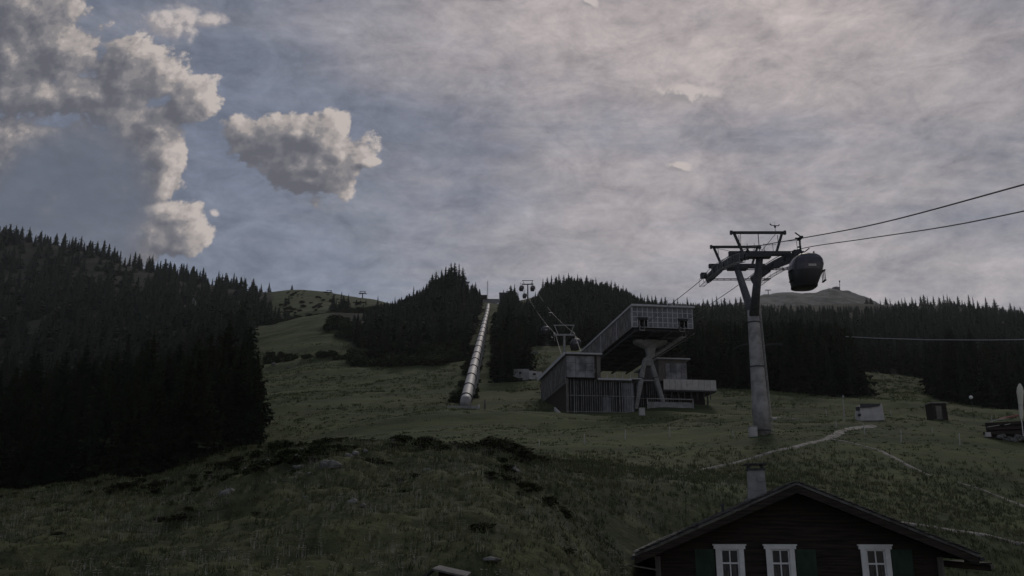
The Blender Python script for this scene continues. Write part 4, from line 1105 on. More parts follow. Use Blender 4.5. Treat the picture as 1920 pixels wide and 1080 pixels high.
# ------------------------------------------------------------------ big pylon
XL, XR, XC = 25.1, 30.9, 28.0
TB = Vector((XC, 100, H(XC, 100)))
ty = thing('lift_pylon', 'big grey tubular lift pylon with forked top and two long pulley rows', 'pylon', tuple(TB))
m = MB()
zs = [TB.z - .8, TB.z + 2.5, 16, 20, 23.4, 25.0]; rs_ = [.98, .93, .84, .76, .68, .64]
m.loft([[Vector((XC + r * math.cos(a * 6.283 / 24), 100 + r * math.sin(a * 6.283 / 24), z)) for a in range(24)] for z, r in zip(zs, rs_)])
mast = m.build('mast', M_steel, ty, smooth=True)
for z, r in ((18.3, .80), (23.5, .675), (TB.z + .25, .97)):
    m = MB(); m.tube((XC, 100, z), (XC, 100, z + .14), r + .07, r + .07, 24); m.build('flange', M_dark, mast)
YN, YF = 95.6, 105.7; ZN, ZF = 30.3, 31.9
for (yy, zz) in ((YN, ZN), (YF, ZF)):
    m = MB(); s = 1 if yy > 100 else -1
    def rg(c, r): return [Vector((c.x + r * math.cos(a * 6.283 / 16), c.y + r * math.sin(a * 6.283 / 16), c.z)) for a in range(16)]
    m.loft([rg(Vector((XC, 100 + s * .12, 24.2)), .58), rg(Vector((XC, 100 + s * 1.5, 26.2)), .50), rg(Vector((XC, yy, zz)), .40)])
    m.build('fork_arm', M_steeld, ty, smooth=True)
    m = MB(); m.box((XC, yy, zz + .25), (7.0, .5, .5)); m.box((XC, yy, zz - .05), (2.4, .8, .5))
    for x_ in (XL, XR): m.box((x_, yy, zz - .1), (.5, .7, .6))
    m.build('crossarm', M_dark, ty, bevel=.04)
    # lifting frame
    m = MB(); zt = zz + 2.75
    m.box((XC, yy, zt), (6.3, .26, .28))
    for s2 in (-1, 1):
        m.bar((XC + s2 * 2.75, yy, zt), (XC + s2 * 1.95, yy, zz + .5), .26, .26)
        m.bar((XC + s2 * 2.2, yy, zt - .3), (XC + s2 * 2.2, yy + .0, zz + 1.2), .06)
        m.box((XC + s2 * 3.05, yy, zt), (.25, .36, .42))
    m.build('lifting_frame', M_dark, ty)
m = MB()
for s2 in (-1, 1):
    m.tube((XC + s2 * 2.0, YN, ZN + 2.6), (XC + s2 * 1.2, YN + 3.2, ZN + 1.6), .03, .03, 5)
    m.tube((XC + s2 * 2.6, YF, ZF + 2.6), (XC + s2 * 2.2, YN + 5, ZF + .6), .03, .03, 5)
m.tube((XC, YN, ZN + 2.6), (XC, YN, ZN + .5), .05, .05, 5)
m.build('guy_rod', M_dark, ty)
# rope profile through the pylon
LPTS = [(40.5 - 55, 4.5), (40.5 - 25, 10.8), (40.5, 16.5), (57, 20.4), (73.3, 24.8), (89.5, 29.2), (94, 30.25), (99, 31.15), (104, 31.75), (109, 32.1), (134, 34.6), (161, 37.55)]
RY = np.array([p[0] for p in LPTS]); RZ = np.array([p[1] for p in LPTS])
_yy = np.linspace(RY[0], RY[-1], 300); _zz = pchip(RY, RZ, _yy)
def rz(y): return float(np.interp(y, _yy, _zz))
sh0 = None
for x_ in (XL, XR):
    m = MB()
    n = 17
    for side in (-.16, .16):
        for k in range(8):
            y0, y1 = 90 + k * 2.5, 92.3 + k * 2.5
            m.bar((x_ + side, y0, rz(y0) - .42), (x_ + side, y1, rz(y1) - .42), .07, .34)
        for k in range(4):
            y0, y1 = 91 + k * 5, 94.6 + k * 5
            m.bar((x_ + side * .8, y0, rz(y0) - .75), (x_ + side * .8, y1, rz(y1) - .75), .08, .3)
        for k in range(2):
            y0, y1 = 92.5 + k * 9.5, 100 + k * 8.5
            m.bar((x_ + side * .6, y0, rz(y0) - 1.05), (x_ + side * .6, y1, rz(y1) - 1.05), .1, .34)
    for k in range(17):
        y0 = 90.0 + k * 1.18; m.box((x_, y0, rz(y0) - .72), (.34, .5, .5)); m.tube((x_ - .15, y0 + .3, rz(y0) - .98), (x_ + .15, y0 + .3, rz(y0) - .98), .2, .2, 8)
    m.build('pulley_beam', M_dark, ty)
    for k in range(n):
        y0 = 90.0 + k * 1.18
        if sh0 is None:
            m = MB(); c = Vector((x_, y0, rz(y0) - .27))
            m.tube(c - Vector((.07, 0, 0)), c + Vector((.07, 0, 0)), .25, .25, 14); m.tube(c - Vector((.2, 0, 0)), c + Vector((.2, 0, 0)), .07, .07, 8)
            sh0 = m.build('sheave', M_rubber_shade, ty); c0 = c
        else:
            s = sh0.copy(); COL.objects.link(s); s.parent = ty; s.location = Vector((x_, y0, rz(y0) - .27)) - c0
    # service walkway outside each row
    sg = -1 if x_ < XC else 1; m = MB(); xo = x_ + sg * .95
    for side in (0, .55):
        m.path([(xo - sg * side, y, rz(y) - 1.5) for y in np.linspace(89.8, 110, 9)], .035, 5)
    for y in np.linspace(89.8, 110, 24): m.bar((xo, y, rz(y) - 1.5), (xo - sg * .55, y, rz(y) - 1.5), .05, .04)
    m.path([(xo, y, rz(y) - .55) for y in np.linspace(89.8, 110, 9)], .03, 5)
    for y in np.linspace(89.8, 110, 9): m.tube((xo, y, rz(y) - 1.5), (xo, y, rz(y) - .5), .025, .025, 5)
    m.build('service_walkway', M_steel, ty)
m = MB()
for y in (YN + 1.2, YF - 1.0):
    if y > 100: m.build('cross_walkway', M_dark, ty); m = MB()
    z_ = rz(y) - 1.6
    m.tube((XL - .9, y, z_), (XR + .9, y, z_), .06, .06, 6); m.tube((XL - .9, y + .6, z_), (XR + .9, y + .6, z_), .05, .05, 6)
    for k in range(8):
        xa = XL + k * .82; m.tube((xa, y, z_), (xa + .4, y + .6, z_), .03, .03, 4)
for xa in (XC - 1.3, XC - .5, XC + .6, XC + 1.6):
    m.tube((xa, YN + .1, ZN + .5), (xa, YN + .1, ZN + 1.5), .03, .03, 5)
m.tube((XC - 1.6, YN + .1, ZN + 1.2), (XC + 2.0, YN + .1, ZN + 1.35), .03, .03, 5)
m.tube((XR - .5, YN - 1.5, ZN + 1.2), (XR + .9, YN - 1.5, ZN + 1.3), .03, .03, 5); m.tube((XR + .9, YN - 1.5, ZN + 1.3), (XR + .9, YN - 1.5, ZN - .2), .03, .03, 5)
m.build('cross_walkway', M_dark, ty)
for p in ((XL - .6, YF + 3.2), (XR + .5, YN - 2.2)):
    m = MB(); m.box((p[0], p[1], rz(p[1]) - .25), (.7, .9, .6)); m.build('junction_box', M_dark, ty)
m = MB()   # wind gauge
c = Vector((XC + 2.0, YN, ZN + 2.85)); m.tube(c, c + Vector((0, 0, .75)), .03, .03, 5)
m.bar(c + Vector((-.42, 0, .8)), c + Vector((.42, 0, .72)), .07); m.tube(c + Vector((0, 0, .7)), c + Vector((0, 0, 1.25)), .012, .012, 4)
m.bar(c + Vector((-.42, 0, .8)), c + Vector((-.52, .1, 1.0)), .12); m.bar(c + Vector((.42, 0, .72)), c + Vector((.5, 0, .9)), .1); m.tube(c + Vector((0, 0, .5)), c + Vector((0, 0, .72)), .1, .14, 8)
m.build('wind_gauge', M_dark, ty)
m = MB()   # ladder on the right side
lx = XC + 1.05
for dy_ in (-.22, .22): m.tube((lx + .02, 99.6 + dy_, TB.z), (lx - .34, 99.6 + dy_, 25.2), .035, .035, 5)
for k in range(40):
    z_ = TB.z + .3 + k * .36; m.tube((lx - .34 * k / 40, 99.38, z_), (lx - .34 * k / 40, 99.82, z_), .018, .018, 4)
m.tube((lx, 99.3, TB.z + 1.6), (lx + .5, 99.3, TB.z + 1.6), .16, .16, 8)
m.build('ladder', M_plast, ty)

def cable(name, pts, r, m_, label, group=None):
    m = MB(); m.path(pts, r, 6); return tag(m.build(name, m_), label, 'cable', group)
for x_, l in ((XL, 'left-hand haul cable running from upper right over the big pylon into the station'), (XR, 'right-hand haul cable running below the other to the big pylon and station')):
    ys_ = list(np.linspace(RY[0], RY[-1], 60))
    cable('haul_cable', [(x_ + (0 if y < 110 else (-.5 if x_ < XC else .3) * (y - 110) / 50), y, rz(y)) for y in ys_], .045, M_rope, l)

# ------------------------------------------------------------------ gondola cabin
def make_cabin(loc, label, hang=1.5):
    c = thing('gondola_cabin', label, 'gondola', tuple(loc), 'gondola cabins on the lift')
    gx, gy, gz = loc
    top = gz - hang
    prof = [(-3.0, .72, .75), (-2.92, .92, .95), (-2.6, 1.06, 1.12), (-2.1, 1.2, 1.28), (-1.55, 1.33, 1.42), (-1.05, 1.38, 1.44), (-.6, 1.28, 1.30), (-.28, 1.08, 1.06), (-.08, .82, .80), (0, .6, .6)]
    def ring(z, hx, hy, n=24, p=.68):
        return [Vector((gx + .28 + .13 * (z + 1.2) + hx * math.copysign(abs(math.cos(6.283 * i / n)) ** p, math.cos(6.283 * i / n)), gy + hy * math.copysign(abs(math.sin(6.283 * i / n)) ** p, math.sin(6.283 * i / n)) - .10 * z, top + z)) for i in range(n)]
    m = MB(); m.loft([ring(*p) for p in prof]); m.build('shell', M_cab, c, smooth=True)
    # window band, one ring of panes proud of the shell, posts left open
    m = MB()
    n = 24
    zr = [(-1.6, 1.332, 1.422), (-1.05, 1.395, 1.455), (-.6, 1.295, 1.315), (-.32, 1.12, 1.10)]
    rgs = [ring(*p) for p in zr]
    for k in range(3):
        for i in range(n):
            if i % 6 == 2: continue
            m.add([rgs[k][i], rgs[k][(i + 1) % n], rgs[k + 1][(i + 1) % n], rgs[k + 1][i]], [(0, 1, 2, 3)])
    m.build('window_band', M_cabw, c, smooth=True)
    m = MB(); m.box((gx + .38, gy - 1.36, top - 1.32), (.66, .03, .2)); m.build('light_panel', M_plast, c)
    m = MB(); rb_ = [ring(z, hx, hy) for z, hx, hy in ((-2.95, .94, .98), (-2.88, 1.04, 1.08), (-2.75, 1.06, 1.12))]; m.loft(rb_); m.build('bumper', M_rubber_shade, c)
    for s in (-1, 1):
        m = MB(); x1 = gx + .28 + s * 1.42
        for dz_ in (-1.5, -2.4): m.box((x1, gy - .1, top + dz_), (.16, .8, .07))
        for dy_ in (-.35, 0, .35): m.box((x1, gy + dy_ - .1, top - 1.95), (.05, .05, .9))
        m.build('ski_rack', M_rubber_shade, c)
    m = MB()
    m.box((gx + .28, gy, top + .05), (1.5, .5, .12)); m.box((gx + .9, gy - .5, top - .02), (.1, .1, .35)); m.bar((gx + .1, gy - .2, top + .1), (gx + .62, gy - .3, top + .5), .08)
    m.path([(gx - .03, gy, gz - .05), (gx - .06, gy, gz - .5), (gx - .05, gy, gz - 1.0), (gx + .02, gy, gz - 1.25), (gx + .16, gy, top + .06)], .085, 8)
    m.box((gx - .12, gy, gz - .8), (.3, .16, .1))
    m.build('hanger', M_dark, c)
    m = MB(); m.box((gx, gy, gz), (.26, .95, .16)); m.bar((gx - .1, gy - .3, gz + .1), (gx - .35, gy + .1, gz + .55), .1); m.bar((gx + .05, gy, gz + .1), (gx + .3, gy + .3, gz + .28), .09); m.box((gx - .25, gy, gz - .02), (.35, .14, .14)); m.build('grip', M_dark, c)
    return c
cab = make_cabin((XL, 73.3, rz(73.3) + .02), 'large dark gondola cabin hanging on the cable right of the big pylon')

# ------------------------------------------------------------------ far line: two pylons, ropes, cabins
def far_pylon(c_, zbase, w, label, hgt_frame=2.6, mt=M_steel, r=.5):
    x_, y_, z_ = c_
    p = thing('lift_pylon', label, 'pylon', (x_, y_, zbase))
    m = MB(); m.tube((x_, y_, zbase - 1), (x_, y_, z_), r, r * .7, 12); m.build('mast', mt, p)
    m = MB(); m.box((x_, y_, z_), (w, .5, .55)); m.build('crossarm', mt, p)
    m = MB(); zt = z_ + hgt_frame
    m.box((x_, y_, zt), (w, .3, .3))
    for s in (-1, 1): m.bar((x_ + s * w * .46, y_, zt), (x_ + s * w * .28, y_, z_), .25)
    m.build('lifting_frame', mt, p)
    for s in (-1, 1):
        m = MB(); xx = x_ + s * w * .47
        m.bar((xx, y_ - 2.6, z_ - .9), (xx, y_ + 2.6, z_ + .7), .3, .3)
        for k in range(7):
            cc_ = Vector((xx, y_ - 2.4 + k * .8, z_ - .5 + k * .25)); m.tube(cc_ - Vector((.08, 0, 0)), cc_ + Vector((.08, 0, 0)), .3, .3, 10)
        m.build('pulley_row', mt, p)
        m = MB(); m.bar((xx, y_ - 1.5, z_ - .6), (xx, y_ - 1.5, z_ - 2.2), .12); m.bar((xx + s * .7, y_ - 2.4, z_ - 1.4), (xx + s * .7, y_ + 2, z_ - .2), .12); m.build('walkway', mt, p)
    return p
t2 = at(1058, 628, 262); t3 = at(989.5, 533, 485)
far_pylon(t2, H(t2.x, t2.y), 6.4, 'grey lift pylon with gondolas close beside it, standing behind the station', 3.0)
far_pylon(t3, H(t3.x, t3.y), 6.4, 'small black lift pylon against the sky on the hilltop', 2.2, M_dark, .45)
def spline(pts, n=40, sag=0.0):
    out = []
    for a, b in zip(pts[:-1], pts[1:]):
        a = Vector(a); b = Vector(b)
        for k in range(n): 
            u = k / n; p = a.lerp(b, u); p.z -= sag * (b - a).length * 4 * u * (1 - u); out.append(p)
    out.append(Vector(pts[-1])); return out
L2 = [at(1066, 700, 206), at(1041.5, 626, 262), at(980, 531, 485), at(965, 545, 620)]
R2 = [at(1108, 700, 206), at(1077, 625, 262), at(999, 531, 485), at(978, 545, 620)]
for pts, l in ((L2, 'left rope of the upper lift line climbing from the station to the hilltop pylon'), (R2, 'right rope of the upper lift line climbing from the station to the hilltop pylon')):
    cable('haul_cable', spline(pts, 24, .012), .05, M_rope2, l)
def on_rope(pts, px):
    s = spline(pts, 60, .012); return min(s, key=lambda p: abs(proj(*p)[0] - px) + (0 if p.y < 480 or px < 985 else 50))
for pts, px, l in ((L2, 1021, 'gondola cabin on the left rope just up-line from the pylon behind the station'), (R2, 1029, 'highest gondola cabin in front of the dark hill on the right rope'), (R2, 1076.5, 'gondola cabin right at the pylon behind the station')):
    p = on_rope(pts, px); copy_tree(cab, tuple(p), l, rotz=R(8), scale=1.15)
for (px, py, Y, l) in ((977, 531, 505, 'black gondola cabin against the sky left of the hilltop pylon'), (998, 531, 500, 'black gondola cabin against the sky right of the hilltop pylon'), (983, 546, 560, 'smallest black gondola cabin low behind the hilltop pylon'), (992, 562, 470, 'greyish gondola cabin just below the hilltop pylon')):
    copy_tree(cab, tuple(at(px, py, Y)), l, rotz=0, scale=1.05)

# small T pylons on the open knoll
def t_pylon(px, top, Y, label):
    c_ = at(px, top + 5, Y); g = H(c_.x, c_.y); p = thing('chairlift_pylon', label, 'pylon', (c_.x, Y, g))
    m = MB(); m.tube((c_.x, Y, g - 1), (c_.x, Y, c_.z), .45, .35, 8); m.build('mast', M_dark, p)
    m = MB(); m.box((c_.x, Y, c_.z), (4.8, .5, .7)); m.box((c_.x, Y, c_.z + 1.5), (4.6, .3, .35))
    for s in (-1, 1): m.bar((c_.x + s * 1.8, Y, c_.z + 1.5), (c_.x + s * 1.2, Y, c_.z), .25)
    m.build('crossarm', M_dark, p)
    for s in (-1, 1):
        m = MB(); m.bar((c_.x + s * 2.3, Y - 2.5, c_.z - .3), (c_.x + s * 2.3, Y + 2.5, c_.z + .1), .4, .5); m.build('pulley_row', M_dark, p)
t_pylon(617, 543, 690, 'small T-shaped pylon on the grassy knoll, the left one')
t_pylon(680, 545, 640, 'small T-shaped pylon on the grassy knoll, the right one')
# far summit things
for (px, tip, Y, kind) in ((1574, 526, 1700, 0), (1440, 543, 1640, 1)):
    a_ = at(px, tip, Y); g = H(a_.x, Y)
    if kind == 0:
        p = thing('summit_mast', 'thin leaning mast on the bare far summit', 'mast', (a_.x, Y, g)); m = MB()
        m.tube((a_.x - 2.2, Y, g - 2), (a_.x, Y, a_.z - 2), .7, .6, 6); m.build('pole', M_dark, p); m = MB(); m.tube((a_.x, Y, a_.z - 3), (a_.x + .3, Y, a_.z), 1.6, 1.3, 8); m.build('head', M_dark, p)
    else:
        p = thing('summit_lift_pylon', 'tiny pylon on the left shoulder of the far summit', 'pylon', (a_.x, Y, g)); m = MB()
        m.tube((a_.x, Y, g - 6), (a_.x, Y, a_.z), .8, .7, 6); m.build('mast', M_dark, p); m = MB(); m.box((a_.x, Y, a_.z - 1), (11, 1, 1.4)); m.build('crossarm', M_dark, p)
a_ = at(1567, 541, 1690); m = MB(); m.box((a_.x, a_.y, a_.z - 1), (12, 8, 5)); m.prism([(a_.x - 7, a_.y - 5, a_.z + 1.5), (a_.x + 7, a_.y - 5, a_.z + 1.5), (a_.x, a_.y - 5, a_.z + 3)], (0, 10, 0)); tag(m.build('summit_hut', M_dark), 'tiny dark hut on the bare far summit beside the mast', 'hut')

# ------------------------------------------------------------------ pipeline
p0 = G(872.5, 763, 166); p1 = G(915.5, 577, 470)
n = 150; xs = np.linspace(p0.x, p1.x, n); ys_ = np.linspace(p0.y, p1.y, n)
rowline = np.interp(np.arange(n), [0, n - 1], [0, 1])
pts = []
for i in range(n):
    # the pipe follows a straight band up the fall line
    Yv = ys_[i]; u = (Yv - p0.y) / (p1.y - p0.y)
    wv = (1 / p0.y - 1 / Yv) / (1 / p0.y - 1 / p1.y)
    gz = H(xs[i], Yv)
    py = 756 + (577 - 756) * wv ** .93; zt = te(872 + (915 - 872) * wv, py)[1] * Yv
    pts.append(Vector((xs[i], Yv, max(gz + .9, zt) if i else gz + 1.3)))
zsm = np.array([p.z for p in pts]); 
for _ in range(25): zsm[1:-1] = (zsm[:-2] + zsm[1:-1] * 2 + zsm[2:]) / 4
for p, z in zip(pts, zsm): p.z = z
print('pipe z vs ground', [(round(p.y), round(p.z - H(p.x, p.y), 1), [round(c) for c in proj(*p)]) for p in pts[::15]])
pl_ = thing('penstock_pipe', 'long pale ringed pipeline climbing straight up the slope', 'pipeline', tuple(p0))
m = MB(); m.path(pts, 1.05, 18); m.build('pipe', M_pipe, pl_, smooth=True)
d = 0.0; gap = 9.5; last = pts[0]; acc = 4.0
for a, b in zip(pts[:-1], pts[1:]):
    L_ = (b - a).length; acc += L_
    if acc > gap:
        acc = 0; gap = 12.5 + (a.y - 166) * .035
        dd = (b - a).normalized(); m = MB(); m.tube(a - dd * .28, a + dd * .28, 1.24, 1.24, 18); r_o = m.build('ring_collar', M_dark, pl_)
        m = MB(); gz = H(a.x, a.y); zt_ = a.z - .5; m.box((a.x, a.y, (gz - .8 + zt_) / 2), (1.9, .8, zt_ - gz + .8)); m.build('saddle_block', M_conc, pl_)
m = MB(); b = p0 + Vector((-.4, -.6, 0)); m.box((b.x, b.y, b.z + .05), (5.6, 2.4, .7)); m.build('anchor_block', M_conc, pl_, bevel=.05)
for (px, py, Y, h, lab) in ((898, 762, 166, .95, 'short pale post right of the pipeline foot'), (909, 762, 168, 1.9, 'taller weathered post right of the pipeline foot')):
    g = G(px, py, Y); m = MB(); m.loft([[Vector((g.x + r * math.cos(k * 1.571 + .78), g.y + r * math.sin(k * 1.571 + .78), g.z + z)) for k in range(4)] for z, r in ((-.2, .28), (h * .85, .22), (h, .1))]); tag(m.build('marker_post', M_plast if h < 1 else M_larch), lab, 'post')

# top station buildings at the head of the pipe
def hut(name, px, base, Y, w, d, h, roof_h, label, wall, roof, cat='house', win=None, over=.6, zoff=0):
    t, e = te(px, base); x_ = t * Y; g = H(x_, Y) if base is None else e * Y
    r = thing(name, label, cat, (x_, Y, g))
    m = MB(); m.box((x_, Y + d / 2, g + h / 2 - 1), (w, d, h + 2))
    if roof_h > 0: m.prism([(x_ - w / 2, Y, g + h), (x_ + w / 2, Y, g + h), (x_, Y, g + h + roof_h * .96)], (0, d, 0))
    m.build('wall', wall, r)
    m = MB()
    if roof_h > 0:
        for s in (-1, 1):
            a = Vector((x_, Y - over, g + h + roof_h)); b = Vector((x_ + s * (w / 2 + over), Y - over, g + h - roof_h * over / (w / 2)))
            m.prism([a, b, b + Vector((0, 0, .3)), a + Vector((0, 0, .3))], (0, d + 2 * over, 0))
    else: m.box((x_, Y + d / 2, g + h + .15), (w + 2 * over, d + 2 * over, .3))
    m.build('roof', roof, r)
    if win:
        for (wx, wz, ww, wh, mm, nm) in win:
            m = MB(); m.box((x_ + wx, Y - .08, g + wz), (ww, .16, wh)); m.build(nm, mm, r)
    return r
hut('mountain_chalet', 771, 573, 545, 8.5, 8, 3.6, 2.0, 'distant dark gabled chalet with a pale front on the hilltop skyline', M_wood, M_dark, win=[(-.8, 2.7, 5, 1.1, M_plast, 'balcony'), (1.0, .9, 3.4, 1.5, M_plast, 'window')], over=1.6)
hut('hilltop_hall', 920, 578, 498, 9, 7, 5.2, 0, 'flat grey hall at the head of the pipeline', M_conc, M_dark, 'building', win=[(4.0, 1.5, 1.1, 3.2, M_white, 'door'), (-3.4, 1.2, 1.5, 2.0, M_plast, 'panel')], over=.3)
hut('hilltop_block', 947, 566, 512, 7.0, 6, 5.5, 0, 'dark square block with roof gear on the hilltop right of the mast', M_dark, M_dark, 'building', over=.1, win=[(-1, 6.2, .3, 2.4, M_dark, 'antenna'), (1.6, 6.4, 2.4, .3, M_dark, 'roof_rail')])
hut('hilltop_cabin', 907, 566, 512, 3.6, 4, 4.0, 0, 'small dark hut left of the thin mast on the hilltop', M_wood, M_dark, 'hut', over=.1)
a_ = at(914, 528, 520); g = at(914, 567, 520); r = thing('radio_mast', 'thin lattice mast against the sky above the pipeline', 'mast', tuple(g))
m = MB()
for sx, sy in ((-.3, -.3), (.3, -.3), (.3, .3), (-.3, .3)): m.tube((g.x + sx, 520 + sy, g.z - 2), (g.x + sx * .6, 520 + sy * .6, a_.z), .08, .06, 4)
for k in range(14):
    z = g.z + k * (a_.z - g.z) / 14; s = 1 if k % 2 else -1; m.tube((g.x - .3 * s, 519.7, z), (g.x + .3 * s, 519.7, z + .9), .06, .06, 4)
m.build('lattice', M_dark, r); m = MB(); m.tube((g.x, 520, a_.z), (g.x, 520, a_.z + 1.2), .07, .04, 5); m.build('antenna', M_dark, r)

# low walls on the middle meadow
t, e = te(976, 703); r = thing('water_trough', 'low grey concrete trough with a pale plank side on the middle meadow', 'trough', tuple(G(990, 703, 232)))
a_ = G(962, 703, 232); b_ = G(992, 703, 232); c_ = G(1017, 703, 234)
zb = min(a_.z, b_.z, c_.z)
def wallbox(m, a, b, z0, z1, d): m.prism([(a.x, a.y, z0), (b.x, b.y, z0), (b.x, b.y, z1), (a.x, a.y, z1)], (0, d, 0))
zz = te(976, 702)[1] * 232
m = MB(); wallbox(m, a_, b_, zz - 1.5, zz + 1.45, .4); wallbox(m, a_ + Vector((0, .41, 0)), a_ + Vector((.4, .41, 0)), zz - 1.5, zz + 1.4, 2.5); m.build('concrete_wall', M_conc, r)
m = MB(); wallbox(m, b_ + Vector((.05, .1, 0)), c_, zz - 1.2, zz + 1.05, .3); m.build('plank_side', M_plast, r)
m = MB(); wallbox(m, b_ + Vector((1, .0, 0)), b_ + Vector((1.8, 0, 0)), zz - .2, zz + .35, .08); m.tube(c_ + Vector((0, 0, zz - c_.z - .5)), c_ + Vector((0, 0, zz - c_.z + 1.9)), .08, .08, 6); m.build('post', M_wood, r)
a_ = G(1004, 662, 285); m = MB(); m.box((a_.x, a_.y, a_.z + .3), (1.6, 1.2, 1.1)); m.box((a_.x - 1.2, a_.y + .3, a_.z + .2), (.9, .9, .7)); tag(m.build('stone_pile', M_rock, bevel=.12), 'pale stones at the wood edge above the trough', 'stones')

# ------------------------------------------------------------------ small things round the pylon
def cabinet(px, base, Y, w, d, h, label, mt, name='utility_cabinet', cat='cabinet'):
    g = G(px, base, Y); r = thing(name, label, cat, tuple(g))
    m = MB(); m.box((g.x, g.y, g.z + h / 2 - .15), (w, d, h + .3)); m.build('body', mt, r, bevel=.02)
    m = MB(); m.box((g.x, g.y, g.z + h + .05), (w + .12, d + .12, .09)); m.build('lid', M_steel, r)
    m = MB(); m.box((g.x, g.y - d / 2 - .012, g.z + h * .5), (w * .82, .02, h * .8)); dd = m.build('door', mt, r)
    m = MB(); m.box((g.x + w * .32, g.y - d / 2 - .035, g.z + h * .55), (.04, .03, .14)); m.build('handle', M_dark, dd)
cabinet(1412.5, 820, 98.5, .85, .6, 1.05, 'pale grey cabinet at the foot of the big pylon', M_plast)
cabinet(1204, 781, 150, .95, .7, 1.3, 'small pale cabinet in the grass below the forked station leg', M_plast)
# white box with sagging cover
Yb = findY(1636, 789, 105, 140); g = G(1636, 789, Yb)
sc = Yb / F * 1.05
r = thing('cable_drum_box', 'pale grey slanted box with a dark sagging lid on the meadow', 'box', tuple(g))
w, h = 42 * sc, 31 * sc
m = MB(); m.prism([(g.x - w / 2, g.y, g.z - .2), (g.x + w / 2 + .1, g.y, g.z - .2), (g.x + w / 2, g.y + .1, g.z + h), (g.x - w / 2 + .3, g.y + .1, g.z + h * .93), (g.x - w / 2 + .05, g.y, g.z + h * .5)], (0, 1.9, 0)); m.build('body', M_plast, r, bevel=.04)
m = MB(); m.prism([(g.x - w / 2 + .15, g.y - .03, g.z + h * .98), (g.x + w / 2 - .25, g.y - .03, g.z + h * .98), (g.x + w / 2 - .45, g.y - .06, g.z + h * .84), (g.x - .2, g.y - .08, g.z + h * .76), (g.x - w / 2 + .1, g.y - .05, g.z + h * .74)], (0, .06, 0)); m.build('cover', M_dark, r)
m = MB(); m.box((g.x - w / 2 - .05, g.y + .5, g.z + h * .72), (.35, .5, .5)); m.box((g.x - w / 2 + .02, g.y + .3, g.z + h * .35), (.14, .8, .3)); m.build('side_fitting', M_dark, r)
m = MB(); m.box((g.x + .05, g.y - .02, g.z + .02), (w + .15, .12, .12)); m.build('skid', M_steel, r)
# dark shed
Ys = findY(1764, 784, 110, 160); g = G(1764, 784, Ys); sc = Ys / F * 1.05; w, h = 27 * sc, 30 * sc
r = thing('garden_shed', 'small dark timber shed with a flat roof on the right meadow', 'shed', tuple(g))
m = MB(); m.prism([(g.x - w / 2 + .1, g.y, g.z - .3), (g.x + w / 2, g.y, g.z - .3), (g.x + w / 2 - .1, g.y, g.z + h), (g.x - w / 2, g.y, g.z + h)], (0, 2.0, 0))
for k in range(7): m.box((g.x - w / 2 + .2 + k * w / 7.2, g.y - .02, g.z + h / 2), (.05, .04, h))
m.build('wall', M_wood, r)
m = MB(); m.box((g.x, g.y + .9, g.z + h + .06), (w + .25, 2.3, .1)); m.build('roof', M_steel, r)
m = MB(); m.box((g.x - .15, g.y - .04, g.z + h * .45), (.8, .05, h * .8)); m.build('door', M_larch, r)
# snow lance
Yl = findY(1583, 790, 108, 145); g = G(1583, 790, Yl); tp = at(1580.5, 744, Yl)
r = thing('snow_lance', 'tall thin pole with a small head left of the pale grey box', 'pole', tuple(g))
m = MB(); m.tube(g, tp, .06, .045, 6); m.tube(g + Vector((.5, .3, 0)), g + Vector((.2, .2, 1.8)), .03, .03, 5); m.build('pole', M_plast, r)
m = MB(); m.tube(tp - Vector((0, 0, .1)), tp + Vector((.05, 0, .25)), .13, .09, 8); m.build('head', M_steel, r)
# fence posts
posts = [(1096, 833, .9), (1172, 824, .9), (1256, 820, .9), (1011, 837, .6), (1550, 780, .9), (1622, 815, 1.0), (1690, 830, 1.1), (1800, 835, 1.1), (1858, 778, 1.0), (1671, 780, .8), (1568, 803, .8), (1748, 812, .5), (1375, 818, .6)]
fp = None
for i, (px, py, h) in enumerate(posts):
    Yp = findY(px, py, 84, 160); g = G(px, py, Yp)
    if fp is None:
        m = MB(); m.loft([[(.045 * math.cos(k * 1.047), .045 * math.sin(k * 1.047), z) for k in range(6)] for z in (-.2, 1.05)] + [[(.02 * math.cos(k * 1.047), .02 * math.sin(k * 1.047), 1.1) for k in range(6)]])
        m.box((0, -.06, .85), (.05, .05, .08)); m.box((0, -.06, .5), (.05, .05, .08))
        o = fp = m.build('fence_post', M_plast, loc=(0, 0, 0))
    else: o = fp.copy(); COL.objects.link(o)
    o.location = g; o.scale = (1.15, 1.15, h * 1.15); o.rotation_euler = (R(random.uniform(-5, 5)), R(random.uniform(-6, 6)), 0)
    where = ['between the two meadow humps', 'below the station screen', 'below the station balcony', 'leftmost of the posts behind the near hump', 'left of the tall thin pole', 'just under the pale grey box', 'on the meadow right of the path fork', 'below the dark shed, by the wood stack', 'near the forest edge beyond the dark shed', 'beside the right end of the pale grey box', 'beside the foot of the tall thin pole', 'short, between box and shed', 'left of the cabinet at the big pylon'][i]
    tag(o, 'thin pale fence post ' + where, 'post', 'thin fence posts on the meadow')
fpd = fp.data.copy(); fpd.materials.clear(); fpd.materials.append(M_larch)
lf = [(168, 895), (184, 895), (227, 892), (266, 886), (311, 884)]
for i, (px, py) in enumerate(lf):
    t, e = te(px, py); Yp = 92; x_ = t * Yp; g = Vector((x_, Yp, H(x_, Yp))); m_o = fp.copy(); COL.objects.link(m_o); m_o.data = fpd
    m_o.location = g; m_o.scale = (.7, .7, .8); m_o.rotation_euler = (0, R(random.uniform(-4, 4)), 0)
    tag(m_o, 'thin post in front of the left spruces, ' + ['leftmost of five', 'second from the left', 'in the middle of five', 'fourth from the left', 'rightmost of five'][i], 'post', 'fence posts before the left forest')
